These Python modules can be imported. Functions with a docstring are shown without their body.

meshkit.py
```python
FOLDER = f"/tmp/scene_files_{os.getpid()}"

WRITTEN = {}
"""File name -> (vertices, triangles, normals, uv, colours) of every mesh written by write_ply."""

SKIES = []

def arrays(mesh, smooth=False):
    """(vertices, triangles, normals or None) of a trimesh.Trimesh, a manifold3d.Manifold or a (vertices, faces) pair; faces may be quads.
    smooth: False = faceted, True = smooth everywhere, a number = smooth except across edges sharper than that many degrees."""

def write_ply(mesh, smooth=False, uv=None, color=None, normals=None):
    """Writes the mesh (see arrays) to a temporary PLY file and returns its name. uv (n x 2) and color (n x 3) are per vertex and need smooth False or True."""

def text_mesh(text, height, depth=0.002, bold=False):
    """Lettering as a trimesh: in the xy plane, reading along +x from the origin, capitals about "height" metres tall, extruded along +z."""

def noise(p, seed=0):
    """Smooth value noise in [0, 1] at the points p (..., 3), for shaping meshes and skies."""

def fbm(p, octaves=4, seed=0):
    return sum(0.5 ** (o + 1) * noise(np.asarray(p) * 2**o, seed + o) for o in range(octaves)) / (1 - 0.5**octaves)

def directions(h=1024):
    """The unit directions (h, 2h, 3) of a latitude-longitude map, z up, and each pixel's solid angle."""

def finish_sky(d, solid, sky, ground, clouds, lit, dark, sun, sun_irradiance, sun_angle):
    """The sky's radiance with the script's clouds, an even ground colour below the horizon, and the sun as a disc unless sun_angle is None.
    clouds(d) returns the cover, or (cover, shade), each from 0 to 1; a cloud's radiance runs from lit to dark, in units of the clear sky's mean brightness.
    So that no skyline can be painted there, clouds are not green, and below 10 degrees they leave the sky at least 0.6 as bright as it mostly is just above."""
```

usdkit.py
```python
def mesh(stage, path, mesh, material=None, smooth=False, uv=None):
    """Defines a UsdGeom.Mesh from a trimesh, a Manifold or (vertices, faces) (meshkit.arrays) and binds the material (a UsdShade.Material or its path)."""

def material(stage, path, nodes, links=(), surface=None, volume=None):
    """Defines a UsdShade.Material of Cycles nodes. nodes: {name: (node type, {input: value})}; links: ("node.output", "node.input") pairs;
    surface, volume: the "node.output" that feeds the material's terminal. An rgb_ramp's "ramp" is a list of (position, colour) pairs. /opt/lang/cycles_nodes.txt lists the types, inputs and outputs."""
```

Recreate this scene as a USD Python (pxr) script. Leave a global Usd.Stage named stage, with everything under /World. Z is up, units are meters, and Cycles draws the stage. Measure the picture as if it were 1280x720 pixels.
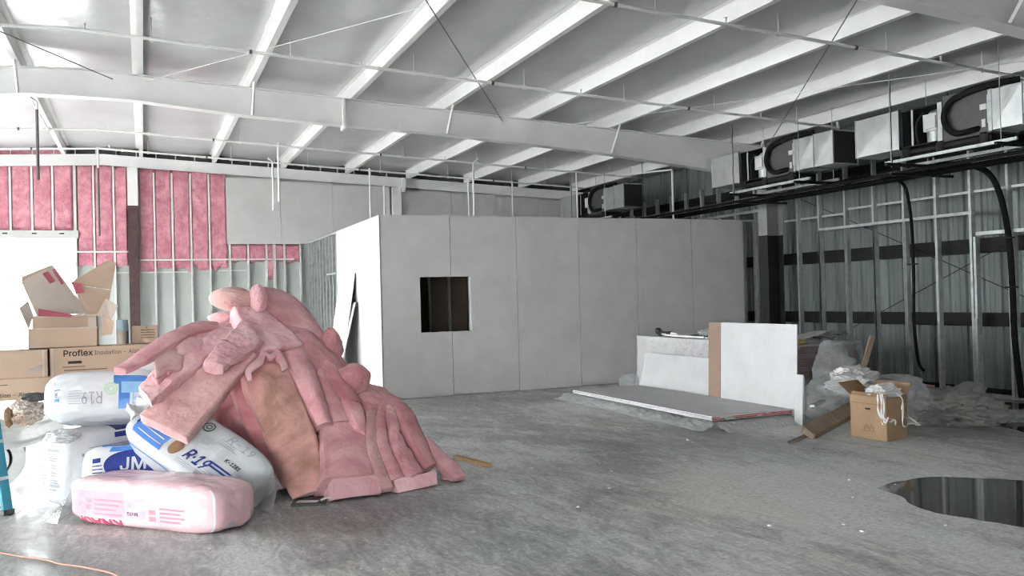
import math, random
import numpy as np, trimesh
import shapely.geometry as sg
import usdkit, meshkit
from pxr import Usd, UsdGeom, UsdLux, Gf, Sdf

stage = Usd.Stage.CreateInMemory()
UsdGeom.SetStageUpAxis(stage, 'Z'); UsdGeom.SetStageMetersPerUnit(stage, 1.0)
UsdGeom.Xform.Define(stage, '/World'); UsdGeom.Scope.Define(stage, '/World/Looks')

# ------------------------------------------------------------------ camera, sky, exposure
EXPOSURE = 0.50
cam = UsdGeom.Camera.Define(stage, '/World/camera')
cam.CreateHorizontalApertureAttr(36.0); cam.CreateVerticalApertureAttr(20.25); cam.CreateFocalLengthAttr(30.44)
cam.CreateClippingRangeAttr(Gf.Vec2f(0.05, 500.0)); cam.CreateExposureAttr(EXPOSURE)
cam.AddTransformOp().Set(Gf.Matrix4d(0.91951154, -0.39221163, -0.02585656, 0, 0.01955395, -0.02005635, 0.99960762, 0,
                                     -0.39257632, -0.91965634, -0.01077276, 0, 0, 0, 1.638, 1))
dome = UsdLux.DomeLight.Define(stage, '/World/overcast_sky')
dome.CreateColorAttr(Gf.Vec3f(0.93, 0.97, 1.0)); dome.CreateIntensityAttr(7.0)

# ------------------------------------------------------------------ helpers
used = {}
def numbered(name, parent):
    key = (parent, name); k = used.get(key, 0); used[key] = k + 1
    return f'{parent}/{name}' + (f'_{k:03d}' if k else '')
origin = {}
def tag(prim, label=None, cat=None, group=None, kind=None):
    for k, v in (('label', label), ('category', cat), ('group', group), ('kind', kind)):
        if v: prim.SetCustomDataByKey(k, v)
def thing(name, label, cat, loc=(0, 0, 0), group=None, kind=None):
    path = numbered(name, '/World'); x = UsdGeom.Xform.Define(stage, path)
    x.AddTranslateOp().Set(Gf.Vec3d(*map(float, loc))); origin[path] = np.array(loc, float)
    tag(x.GetPrim(), label, cat, group, kind)
    return path
PRINT = {'printed_lines', 'printed_squares', 'small_print', 'white_stripes', 'grey_blocks', 'end_print', 'end_lettering', 'window_print', 'stamp_print', 'end_tab', 'lettering'}   # flat print: many marks too small to pick apart
def part(name, mesh, mat, parent, label=None, smooth=False, kind=None):
    """A mesh given in world coordinates, defined under parent relative to the parent's base."""
    v, f = (mesh.vertices, mesh.faces) if hasattr(mesh, 'vertices') else mesh
    base = next(o for p, o in origin.items() if parent == p or parent.startswith(p + '/'))
    path = numbered(name, parent)
    m = usdkit.mesh(stage, path, trimesh.Trimesh(np.asarray(v) - base, f, process=False), mat, smooth)
    tag(m.GetPrim(), label, kind=kind or ('stuff' if name in PRINT else None))
    return path
def single(name, label, cat, mesh, mat, smooth=False, group=None, kind=None):
    path = numbered(name, '/World'); m = usdkit.mesh(stage, path, mesh, mat, smooth)
    tag(m.GetPrim(), label, cat, group, kind)
    return path

def V(*a): return np.array(a[0] if len(a) == 1 else a, float)
def unit(v): v = np.asarray(v, float); return v / max(np.linalg.norm(v), 1e-12)
def box(x0, x1, y0, y1, z0, z1):
    return trimesh.creation.box((abs(x1 - x0), abs(y1 - y0), abs(z1 - z0)), trimesh.transformations.translation_matrix(((x0 + x1) / 2, (y0 + y1) / 2, (z0 + z1) / 2)))
def obb(c, u, v, w, du, dv, dw, ch=0.0):
    """A box at c with full sizes du, dv, dw along the axes u, v, w; ch bevels its edges."""
    if ch:
        import manifold3d
        h = V(du, dv, dw) / 2; pts = []
        for s in np.ndindex(2, 2, 2):
            q = (np.array(s) * 2 - 1)
            for k in range(3):
                e = h - ch; e[k] = h[k]; pts.append(q * e)
        mm = manifold3d.Manifold.hull_points(np.array(pts)).to_mesh(); b = trimesh.Trimesh(mm.vert_properties[:, :3], mm.tri_verts, process=False)
    else:
        b = trimesh.creation.box((du, dv, dw))
    M = np.eye(4); M[:3, 0], M[:3, 1], M[:3, 2], M[:3, 3] = u, v, w, c
    if np.linalg.det(M[:3, :3]) < 0: b.invert()
    b.apply_transform(M); return b
def frame(u, w):
    """Orthonormal axes: u kept, w made square to it, v = w x u."""
    u = unit(u); w = unit(np.asarray(w, float) - np.dot(w, u) * u); return u, np.cross(w, u), w
def cat(*ms):
    ms = [m for x in ms for m in (x if isinstance(x, (list, tuple)) else [x])]
    return trimesh.util.concatenate(ms)
def smoothline(P, n):
    """n points along a Catmull-Rom curve through P."""
    P = np.asarray(P, float)
    if len(P) == 2: return P[0] + np.linspace(0, 1, n)[:, None] * (P[1] - P[0])
    Q = np.vstack([2 * P[0] - P[1], P, 2 * P[-1] - P[-2]]); d = np.r_[0, np.cumsum(np.linalg.norm(np.diff(P, axis=0), axis=1))]
    s = np.linspace(0, d[-1], n); i = np.clip(np.searchsorted(d, s, 'right') - 1, 0, len(P) - 2); t = ((s - d[i]) / np.maximum(d[i + 1] - d[i], 1e-9))[:, None]
    a, b, c, e = Q[i], Q[i + 1], Q[i + 2], Q[i + 3]
    return 0.5 * (2 * b + (c - a) * t + (2 * a - 5 * b + 4 * c - e) * t ** 2 + (3 * b - a - 3 * c + e) * t ** 3)
def tube(P, r, k=8, n=None, closed=True):
    P = np.asarray(P, float)
    if n: P = smoothline(P, n)
    T = np.gradient(P, axis=0); T /= np.linalg.norm(T, axis=1)[:, None]
    a = np.array([0, 0, 1.0]) if abs(T[0][2]) < .9 else np.array([1.0, 0, 0])
    V_, F = [], []
    r = np.broadcast_to(r, len(P))
    for i in range(len(P)):
        x = unit(np.cross(a, T[i])); a = np.cross(T[i], x); th = np.linspace(0, 2 * np.pi, k, endpoint=False)
        V_.append(P[i] + r[i] * (np.cos(th)[:, None] * x + np.sin(th)[:, None] * a))
    V_ = np.vstack(V_)
    for i in range(len(P) - 1):
        for j in range(k):
            p, q = i * k + j, i * k + (j + 1) % k; F += [[p, q, q + k], [p, q + k, p + k]]
    c0, c1 = len(V_), len(V_) + 1; V_ = np.vstack([V_, P[0], P[-1]]); m = (len(P) - 1) * k
    for j in range(k): F += [[c0, (j + 1) % k, j], [c1, m + j, m + (j + 1) % k]]
    return trimesh.Trimesh(V_, F, process=False)
def prism(poly, depth, M):
    """A polygon in xy extruded along z by depth, then placed with the columns of M (3 axes + origin)."""
    b = trimesh.creation.extrude_polygon(poly if hasattr(poly, 'area') else sg.Polygon(poly), depth, engine='earcut')
    T = np.eye(4); T[:3, 0], T[:3, 1], T[:3, 2], T[:3, 3] = M
    if np.linalg.det(T[:3, :3]) < 0: b.invert()
    b.apply_transform(T); return b
def along_y(profile_xz, y0, y1):      # profile in X-Z swept along +Y
    return prism(profile_xz, y1 - y0, (V(1, 0, 0), V(0, 0, 1), V(0, 1, 0), V(0, y0, 0)))
def along_x(profile_yz, x0, x1):
    return prism(profile_yz, x1 - x0, (V(0, 1, 0), V(0, 0, 1), V(1, 0, 0), V(x0, 0, 0)))
def grid(f, nu, nv, flip=False):
    a, b = np.meshgrid(np.linspace(0, 1, nu), np.linspace(0, 1, nv), indexing='ij')
    v = f(a.ravel(), b.ravel()); i = np.arange(nu * nv).reshape(nu, nv)
    q = np.stack([i[:-1, :-1], i[1:, :-1], i[1:, 1:], i[:-1, 1:]], -1).reshape(-1, 4)
    F = np.vstack([q[:, [0, 1, 2]], q[:, [0, 2, 3]]])
    return trimesh.Trimesh(v, F[:, ::-1] if flip else F, process=False)

# ------------------------------------------------------------------ materials
def mat(name, c1, c2=None, scale=3.0, rough=0.6, metal=0.0, bump=0.0, bscale=60.0, spec=0.5, lo=0.35, hi=0.65, detail=5.0, vec=None, sheen=0.0, rvar=0.0, dist=0.0, extra=None):
    c2 = c1 if c2 is None else c2
    n = {'geo': ('geometry', {}), 'map': ('mapping', {'scale': vec or (1, 1, 1)}),
         'n1': ('noise_texture', {'scale': scale, 'detail': detail, 'roughness': 0.6, 'distortion': dist}),
         'r1': ('rgb_ramp', {'ramp': [(lo, c1), (hi, c2)]}),
         'p': ('principled_bsdf', {'roughness': rough, 'metallic': metal, 'specular_ior_level': spec, **({'sheen_weight': sheen, 'sheen_roughness': 0.6} if sheen else {})})}
    l = [('geo.position', 'map.vector'), ('map.vector', 'n1.vector'), ('n1.fac', 'r1.fac'), ('r1.color', 'p.base_color')]
    if rvar:
        n['rr'] = ('map_range', {'from_min': 0.3, 'from_max': 0.7, 'to_min': rough - rvar, 'to_max': rough + rvar, 'clamp': True})
        l += [('n1.fac', 'rr.value'), ('rr.result', 'p.roughness')]
    if bump:
        n['n2'] = ('noise_texture', {'scale': bscale, 'detail': 4.0}); n['b'] = ('bump', {'strength': bump, 'distance': 0.02})
        l += [('geo.position', 'n2.vector'), ('n2.fac', 'b.height'), ('b.normal', 'p.normal')]
    return usdkit.material(stage, '/World/Looks/' + name, n, l, surface='p.BSDF')
def film(name, col, clear, rough=0.25, scale=6.0):
    """Thin plastic sheet: part of the light passes, part scatters, part mirrors."""
    return usdkit.material(stage, '/World/Looks/' + name, {
        'geo': ('geometry', {}), 'n': ('noise_texture', {'scale': scale, 'detail': 4.0}),
        'rg': ('map_range', {'from_min': 0.3, 'from_max': 0.7, 'to_min': clear - .15, 'to_max': clear + .15, 'clamp': True}),
        't': ('transparent_bsdf', {'color': (.95, .96, .97)}), 'p': ('principled_bsdf', {'base_color': col, 'roughness': rough, 'specular_ior_level': 0.6}),
        'mx': ('mix_closure', {})}, [('geo.position', 'n.vector'), ('n.fac', 'rg.value'), ('rg.result', 'mx.fac'), ('p.BSDF', 'mx.closure1'), ('t.BSDF', 'mx.closure2')], surface='mx.closure')

def concrete():
    n = {'geo': ('geometry', {}), 'mm': ('mapping', {'scale': (1.0, 0.5, 1.0), 'rotation': (0, 0, 0.5)}), 'ms': ('mapping', {'scale': (3.2, 0.9, 1.0), 'rotation': (0, 0, -0.55)}),
         'big': ('noise_texture', {'scale': 0.42, 'detail': 4.0, 'roughness': 0.5, 'distortion': 1.6}),
         'mid': ('noise_texture', {'scale': 2.3, 'detail': 9.0, 'roughness': 0.72, 'distortion': 1.4}),
         'str': ('noise_texture', {'scale': 3.0, 'detail': 8.0, 'roughness': 0.75, 'distortion': 1.8}),
         'fine': ('noise_texture', {'scale': 26.0, 'detail': 6.0, 'roughness': 0.75}),
         'tint': ('noise_texture', {'scale': 0.6, 'detail': 3.0}),
         # spilled pale joint-compound dust around the lower right puddle and in front of the partition
         'dd': ('vector_math', {'math_type': 'distance', 'vector2': (4.6, 4.9, 0.0)}), 'dm': ('map_range', {'from_min': 0.6, 'from_max': 2.9, 'to_min': 0.075, 'to_max': 0.0, 'clamp': True}),
         'a1': ('mix_float', {'fac': 0.38}), 'a2': ('mix_float', {'fac': 0.3}), 'a3': ('math', {'math_type': 'add'}),
         'r': ('rgb_ramp', {'ramp': [(0.39, (.15, .148, .141)), (0.435, (.26, .257, .249)), (0.475, (.39, .387, .376)), (0.51, (.54, .535, .52)), (0.55, (.70, .69, .675)), (0.62, (.78, .77, .755))]}),
         'rt': ('rgb_ramp', {'ramp': [(0.36, (1.0, .97, .925)), (0.48, (1, 1, 1)), (0.62, (.95, .985, 1.0))]}),
         'mu': ('mix_color', {'blend_type': 'multiply', 'fac': 1.0}), 'fm': ('map_range', {'from_min': 0.35, 'from_max': 0.65, 'to_min': 0.72, 'to_max': 1.15}), 'm2': ('mix_color', {'blend_type': 'multiply', 'fac': 1.0}),
         'rr': ('map_range', {'from_min': 0.42, 'from_max': 0.56, 'to_min': 0.34, 'to_max': 0.72, 'clamp': True}),
         'b': ('bump', {'strength': 0.2, 'distance': 0.01}), 'p': ('principled_bsdf', {'specular_ior_level': 0.4})}
    l = [('geo.position', 'mm.vector'), ('geo.position', 'ms.vector'), ('mm.vector', 'big.vector'), ('mm.vector', 'mid.vector'), ('ms.vector', 'str.vector'), ('geo.position', 'fine.vector'), ('geo.position', 'tint.vector'),
         ('geo.position', 'dd.vector1'), ('dd.value', 'dm.value'), ('big.fac', 'a1.a'), ('mid.fac', 'a1.b'), ('a1.result', 'a2.a'), ('str.fac', 'a2.b'), ('a2.result', 'a3.value1'), ('dm.result', 'a3.value2'),
         ('a3.value', 'r.fac'), ('tint.fac', 'rt.fac'), ('r.color', 'mu.a'), ('rt.color', 'mu.b'), ('fine.fac', 'fm.value'), ('mu.result', 'm2.a'), ('fm.result', 'm2.b'), ('m2.result', 'p.base_color'),
         ('a3.value', 'rr.value'), ('rr.result', 'p.roughness'), ('fine.fac', 'b.height'), ('b.normal', 'p.normal')]
    return usdkit.material(stage, '/World/Looks/concrete', n, l, surface='p.BSDF')

M_CONC = concrete()
M_STEEL = mat('white_painted_steel', (.72, .72, .70), (.78, .78, .76), 2, rough=.42)
M_VINYL = mat('white_vinyl_facing', (.50, .51, .515), (.56, .57, .575), 1.2, rough=.27, bump=.5, bscale=3.5, spec=.6)
M_DECK = mat('roof_sheet', (.5, .5, .5), rough=.5)
M_GYP = mat('drywall_face', (.50, .49, .47), (.55, .54, .52), 3, rough=.85, spec=.25)
M_GYPW = mat('white_board', (.52, .52, .52), (.57, .57, .57), 3, rough=.6, spec=.3)
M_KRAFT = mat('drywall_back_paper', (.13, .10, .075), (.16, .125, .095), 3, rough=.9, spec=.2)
M_REVEAL = mat('dark_reveal_board', (.28, .275, .26), rough=.9, spec=.1)  # plain dark grey for the corner bead and screw heads
M_SHEATH = mat('wall_backing_sheet', (.40, .42, .39), (.45, .465, .435), 1.5, rough=.6, spec=.3)
M_STUD = mat('galvanised_stud', (.40, .43, .42), (.54, .565, .555), 9, rough=.42, metal=.6, rvar=.1)
M_STUDD = mat('galvanised_stud_dull', (.36, .38, .37), (.5, .52, .51), 9, rough=.45, metal=.6, rvar=.1)
M_STRIP = mat('furring_strip_steel', (.60, .595, .58), (.68, .675, .66), 9, rough=.45, metal=.3)
M_DUCT = mat('galvanised_duct', (.50, .52, .52), (.58, .60, .60), 4, rough=.38, metal=.8, rvar=.03, bump=.2, bscale=3)
M_LINER = mat('black_duct_liner', (.02, .021, .021), (.03, .031, .03), 20, rough=.95, spec=.1)
M_BLACK = mat('black_steel', (.010, .011, .010), (.016, .017, .016), 8, rough=.6, spec=.2)
M_GREYP0 = mat('shaded_white_column_paint', (.26, .265, .26), (.31, .315, .31), 3, rough=.5)  # white column top, greyed so its shade is in the colour
M_CASING = mat('dark_unit_casing', (.060, .056, .053), (.075, .07, .066), 6, rough=.6)
M_FOAM = mat('black_foam_pipe_cover', (.008, .008, .008), (.012, .012, .012), 20, rough=.9, spec=.12)
M_PRIMER = mat('dark_red_primer', (.055, .026, .026), (.085, .042, .04), 6, rough=.7)
M_PRIMERB = mat('black_primer', (.012, .012, .012), (.02, .02, .02), 6, rough=.7)
M_PANEL = mat('corrugated_wall_sheet', (.125, .147, .139), (.165, .188, .18), 2.0, rough=.42, spec=.5, vec=(1, 3, .4))
M_GREYWALL = mat('grey_wall_sheet', (.5, .5, .49), rough=.6)
M_GROUND = mat('pale_yard_gravel', (.55, .54, .52), (.65, .64, .62), 4, rough=.9)
M_BATT = mat('pink_wall_batt', (.46, .155, .20), (.70, .335, .38), 5.5, rough=1, spec=.05, lo=.32, hi=.68, detail=8, dist=.4, bump=.7, bscale=28, sheen=.2)
M_WET = mat('standing_water', (.045, .046, .042), (.085, .084, .075), 1.5, rough=.05, spec=.45)
M_INK0 = mat('dark_slot', (.05, .05, .05), rough=.8)
M_DARKPIPE = mat('unpainted_dark_pipe', (.10, .10, .095), rough=.5)

# ------------------------------------------------------------------ the building: axes x across, y deep, z up
XL, XR, YB, YF = -13.2, 11.85, 20.95, -9.5
RIDGE = -0.73
def zb(x): return 4.972 - 0.047 * abs(x - RIDGE)          # underside of the purlins
ZP = 0.215                                               # purlin depth
FRAMES = [13.40, 5.78, -1.84, 20.72]

fl = box(XL - .1, XR + .1, YF - .1, YB + .1, -.2, 0)
single('floor', 'grey polished concrete slab with pale dust and trowel marks across the hall', 'floor', fl, M_CONC, kind='structure')
single('ground', 'bright bare yard outside the doorways', 'ground', box(-60, 60, -60, 70, -.5, -.21), M_GROUND, kind='structure')

# ceiling: white faced blanket sagging between purlins, under the roof sheet
ceil = thing('ceiling', 'white vinyl faced insulation sagging between long steel purlins under the roof', 'ceiling', (0, 0, 4.9), kind='structure')
PX = [0.03 + 1.524 * k for k in range(8)]
PXL = [2 * RIDGE - x for x in PX]
xs = sorted(PX + PXL + [XR, XL])
for i, (a, b) in enumerate(zip(xs[:-1], xs[1:])):
    def sheet(s, t, a=a, b=b, i=i):
        x = a + s * (b - a); y = YF + t * (YB - YF)
        pts = np.stack([x * .9, y * 2.2, np.full_like(x, i * 7.0)], -1)
        pts2 = np.stack([x * .35, y * .35, np.full_like(x, i * 3.0)], -1)
        k = np.sin(np.pi * s)
        z = zb(x) + ZP + .005 - .075 * k ** .7 * (.75 + .5 * meshkit.noise(pts2, 5)) - .05 * k * (meshkit.fbm(pts, 4, 3) - .5)
        return np.stack([x, y, z], -1)
    part('insulation_sheet', grid(sheet, 9, 220, flip=True), M_VINYL, ceil, smooth=True)
roof = sg.Polygon([(XL - .1, zb(XL) + .27), (RIDGE, zb(RIDGE) + .27), (XR + .1, zb(XR) + .27), (XR + .1, zb(XR) + .31), (RIDGE, zb(RIDGE) + .31), (XL - .1, zb(XL) + .31)])
part('roof_sheet', along_y(roof, YF - .1, YB + .1), M_DECK, ceil)
def zprofile(x, z, flip):
    s = -1 if flip else 1; t = .012
    P = [(0, 0), (.078, 0), (.078, .018), (.066, .018), (.066, t), (t, t), (t, ZP), (-.066, ZP), (-.066, ZP - t), (0, ZP - t)]
    return sg.Polygon([(x + s * (a - .04), z + b) for a, b in P])
for x in xs[1:-1]:
    part('purlin', along_y(zprofile(x, zb(x), x < RIDGE), YF + .02, YB - .14), M_STEEL, ceil)
# thin rod bracing in the roof plane
def rod(a, b, m=M_DARKPIPE): part('brace_rod', tube([a, b], .0045 if m is M_STEEL else .007, 6), m, ceil)
rod((5.62, 13.38, 4.60), (1.15, 5.80, 4.80)); rod((11.1, 13.38, 4.36), (6.2, 5.80, 4.62))
rod((-.33, 13.38, 4.86), (-4.3, 5.80, 4.68)); rod((.10, 13.38, 4.86), (4.4, 5.80, 4.62), M_STEEL); rod((6.7, 13.38, 4.58), (11.0, 5.80, 4.36), M_STEEL)

# portal frames
BOT = [(-.73, 4.575), (-.1, 4.57), (1.45, 4.44), (2.9, 4.375), (4.4, 4.325), (7.2, 4.155), (8.5, 4.035), (9.9, 3.90), (11.0, 3.77)]
def rafter_bottom(x): x = RIDGE + abs(x - RIDGE); return np.interp(x, [p[0] for p in BOT], [p[1] for p in BOT])
def ribbon(xsamp, zf, th, y0, y1):
    top = [(x, zf(x) + th) for x in xsamp]; bot = [(x, zf(x)) for x in xsamp]
    return along_y(sg.Polygon(bot + top[::-1]), y0, y1)
names = {0: 'white tapered steel roof beam spanning the middle of the hall', 1: 'white roof beam crossing the top right corner, nearest overhead', 2: 'white roof beam behind the viewer', 3: 'white end roof beam along the top of the back wall'}
for i, yf in enumerate(FRAMES):
    t = thing('roof_beam', names[i], 'roof beam', (RIDGE, yf, 4.5), kind='structure')
    xsamp = np.r_[RIDGE - np.array([b[0] - RIDGE for b in BOT][::-1]), [b[0] for b in BOT[1:]]]
    if i < 3:
        part('web', along_y(sg.Polygon([(x, rafter_bottom(x)) for x in xsamp] + [(x, zb(x) - .001) for x in xsamp[::-1]]), yf - .006, yf + .006), M_STEEL, t)
        part('bottom_flange', ribbon(xsamp, rafter_bottom, .014, yf - .10, yf + .10), M_STEEL, t)
        part('top_flange', ribbon(xsamp, lambda x: zb(x) - .014, .012, yf - .10, yf + .10), M_STEEL, t)
        for x in (2.93, 2 * RIDGE - 2.93):
            part('splice_plate', box(x - .02, x + .02, yf - .11, yf + .11, rafter_bottom(x) - .06, zb(x) - .005), M_STEEL, t)
        for x in [PX[1], PX[3], PX[5], PX[7], PXL[0], PXL[2], PXL[4], PXL[6]]:
            part('flange_brace', tube([(x, yf - .46, zb(x) + .05), (x, yf - .10, rafter_bottom(x) + .02)], .022, 4), M_STEEL, t)
        for s, xc in ((1, 11.0), (-1, 2 * RIDGE - 11.0)):
            c = thing('column', ('dark primed steel wall column with a white painted top' if s > 0 else 'steel wall column along the open left side') + (' beside the partition end', ' nearer the right edge' if s > 0 else ' nearer bay', ' behind the viewer')[i], 'column', (xc, yf, 0), kind='structure')
            outer = xc + s * .36
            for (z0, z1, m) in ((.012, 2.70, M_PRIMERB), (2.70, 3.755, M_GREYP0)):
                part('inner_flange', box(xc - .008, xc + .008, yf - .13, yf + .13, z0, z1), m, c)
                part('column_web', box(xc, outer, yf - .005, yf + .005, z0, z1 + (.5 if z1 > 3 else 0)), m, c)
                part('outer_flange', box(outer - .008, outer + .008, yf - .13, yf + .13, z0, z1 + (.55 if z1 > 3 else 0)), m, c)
            part('base_plate', box(min(xc, outer) - .03, max(xc, outer) + .03, yf - .15, yf + .15, 0, .012), M_PRIMERB, c)
    else:
        part('web', ribbon(xsamp, lambda x: zb(x) - .225, .215, yf - .006, yf + .006), M_STEEL, t)
        part('bottom_flange', ribbon(xsamp, lambda x: zb(x) - .235, .012, yf - .05, yf + .01), M_STEEL, t)
        part('top_flange', ribbon(xsamp, lambda x: zb(x) - .012, .010, yf - .07, yf + .01), M_STEEL, t)

# ------------------------------------------------------------------ back wall
wb = thing('wall_back', 'back wall of steel studs filled with pink batts, with light boards and a doorway at left', 'wall', (0, YB, 0), kind='structure')
D0, D1, DH = -5.2, -1.33, 3.15
YS0, YS1 = 20.80, 20.89         # stud depth
bs = [(XL, D0, 0, 5.3), (D0, D1, DH, 5.3), (D1, XR, 0, 5.3)]
for a, b, z0, z1 in bs:
    part('backing_sheet', box(a, b, YB - .055, YB + .05, z0, min(z1, zb(max(abs(a - RIDGE), abs(b - RIDGE)) + RIDGE) + .27)), M_SHEATH, wb)
def gable(a, b):
    pts = [(a, 4.5), (b, 4.5), (b, zb(b) + .27)] + ([(RIDGE, zb(RIDGE) + .27)] if a < RIDGE < b else []) + [(a, zb(a) + .27)]
    return along_y(sg.Polygon(pts), YB - .05, YB + .05)
part('gable_sheet', gable(XL, XR), M_SHEATH, wb)
def cstud_y(x, y0, y1, z0, z1, w=.041, s=1):
    """C stud standing up, web along y."""
    t = .004
    P = [(0, 0), (w, 0), (w, .012), (w - t, .012), (w - t, t), (t, t), (t, y1 - y0 - t), (w - t, y1 - y0 - t), (w - t, y1 - y0 - .012), (w, y1 - y0 - .012), (w, y1 - y0), (0, y1 - y0)]
    return prism(sg.Polygon([(x + s * (a - w / 2), y0 + b) for a, b in P]), z1 - z0, (V(1, 0, 0), V(0, 1, 0), V(0, 0, 1), V(0, 0, z0)))
def batt_pad(x0, x1, z0, z1, seed, ragged=.06, y=YS0):
    n, m = 20, max(12, int((z1 - z0) / .045))
    def f(a, b):
        x = x0 + a * (x1 - x0); rag = ragged * (meshkit.noise(np.stack([x * 9, x * 0 + seed, x * 0], -1), 4) - .2)
        z = z0 + rag * (1 - b) + b * (z1 - z0 - rag * 0)
        e = np.clip(np.minimum(np.minimum(a, 1 - a) * 11, np.minimum(b, 1 - b) * 14), 0, 1) ** .5
        yy = YS1 - .01 - (.050 + .035 * meshkit.fbm(np.stack([x * 8, z * 8, x * 0 + seed], -1), 3, seed)) * e
        return np.stack([x, yy, z], -1)
    return grid(f, n, m)
rng = random.Random(3)
xs_st = [-2.515, -2.115, -1.724]
for x in [-4.95, -4.55, -4.14, -3.73, -3.33, -2.92, -2.515, -2.115, -1.724]:
    part('stud', cstud_y(x, YS0, YS1, DH + .09, 4.76), M_STRIP, wb)
edges = [-4.95, -4.55, -4.14, -3.73, -3.33, -2.92, -2.515, -2.115, -1.724, -1.335]
for k, (a, b) in enumerate(zip(edges[:-1], edges[1:])):
    part('pink_batt', batt_pad(a + .008, b - .008, 3.325, 4.80, 10 + k, .0), M_BATT, wb, smooth=True)
hd = part('door_header', box(D0 - .09, D1 + .09, YS0 - .03, YS1, DH, DH + .165), M_GYP, wb)
for x in (-2.62, -2.08, -1.56, -3.2, -3.8, -4.4): part('header_slot', box(x - .045, x + .045, YS0 - .034, YS0 - .029, DH + .085, DH + .115), M_INK0, hd)
part('door_jamb', box(D1, D1 + .05, YS0 - .02, YB + .04, 0, DH), M_STRIP, wb); part('door_jamb', box(D0 - .05, D0, YS0 - .02, YB + .04, 0, DH), M_STRIP, wb)
st2 = [-1.30, -.937, -.541]
for x in st2: part('stud', cstud_y(x, YS0, YS1, 0, 4.76, w=.05 if x < -1.2 else .041), M_STRIP, wb)
e2 = [-1.27, -.937, -.541, -.26]
for k, (a, b) in enumerate(zip(e2[:-1], e2[1:])):
    part('pink_batt', batt_pad(a + .008, b - .008, 2.52, 4.76, 30 + k, .07), M_BATT, wb, smooth=True)
st3 = [.277, .651, 1.039, 1.433, 1.868, 2.27, 2.68, 2.86, 3.09, 3.46]
for x in st3: part('stud', cstud_y(x, YS0, YS1, 0, 4.62 if x < 1.8 else 3.02, w=.06 if abs(x - 2.86) < .01 else .041), M_STRIP, wb)
e3 = [-.03, .277, .651, 1.039, 1.433, 1.83]
for k, (a, b) in enumerate(zip(e3[:-1], e3[1:])):
    part('pink_batt', batt_pad(a + .008, b - .008, 2.42 + .03 * (k % 2), 4.72, 40 + k, .1), M_BATT, wb, smooth=True)
e4 = [1.868, 2.27, 2.68, 2.86, 3.09, 3.46]
for k, (a, b) in enumerate(zip(e4[:-1], e4[1:])):
    part('pink_batt', batt_pad(a + .008, b - .008, 2.2 if k == 2 else 2.58, 3.03, 60 + k, .1), M_BATT, wb, smooth=True)
part('furring_strip', box(-.02, 3.3, YS0 - .045, YS0, 2.655, 2.69), M_STRIP, wb); part('furring_strip', box(-1.3, -.26, YS0 - .045, YS0, 2.84, 2.875), M_STRIP, wb)
part('furring_strip', box(-.02, .95, YS0 - .045, YS0, 2.385, 2.41), M_STRIP, wb); part('furring_strip', box(1.60, 2.2, YS0 - .045, YS0, 2.405, 2.43), M_STRIP, wb)
part('furring_strip', box(-.5, -.26, YS0 - .045, YS0, 2.385, 2.41), M_STRIP, wb)
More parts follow.
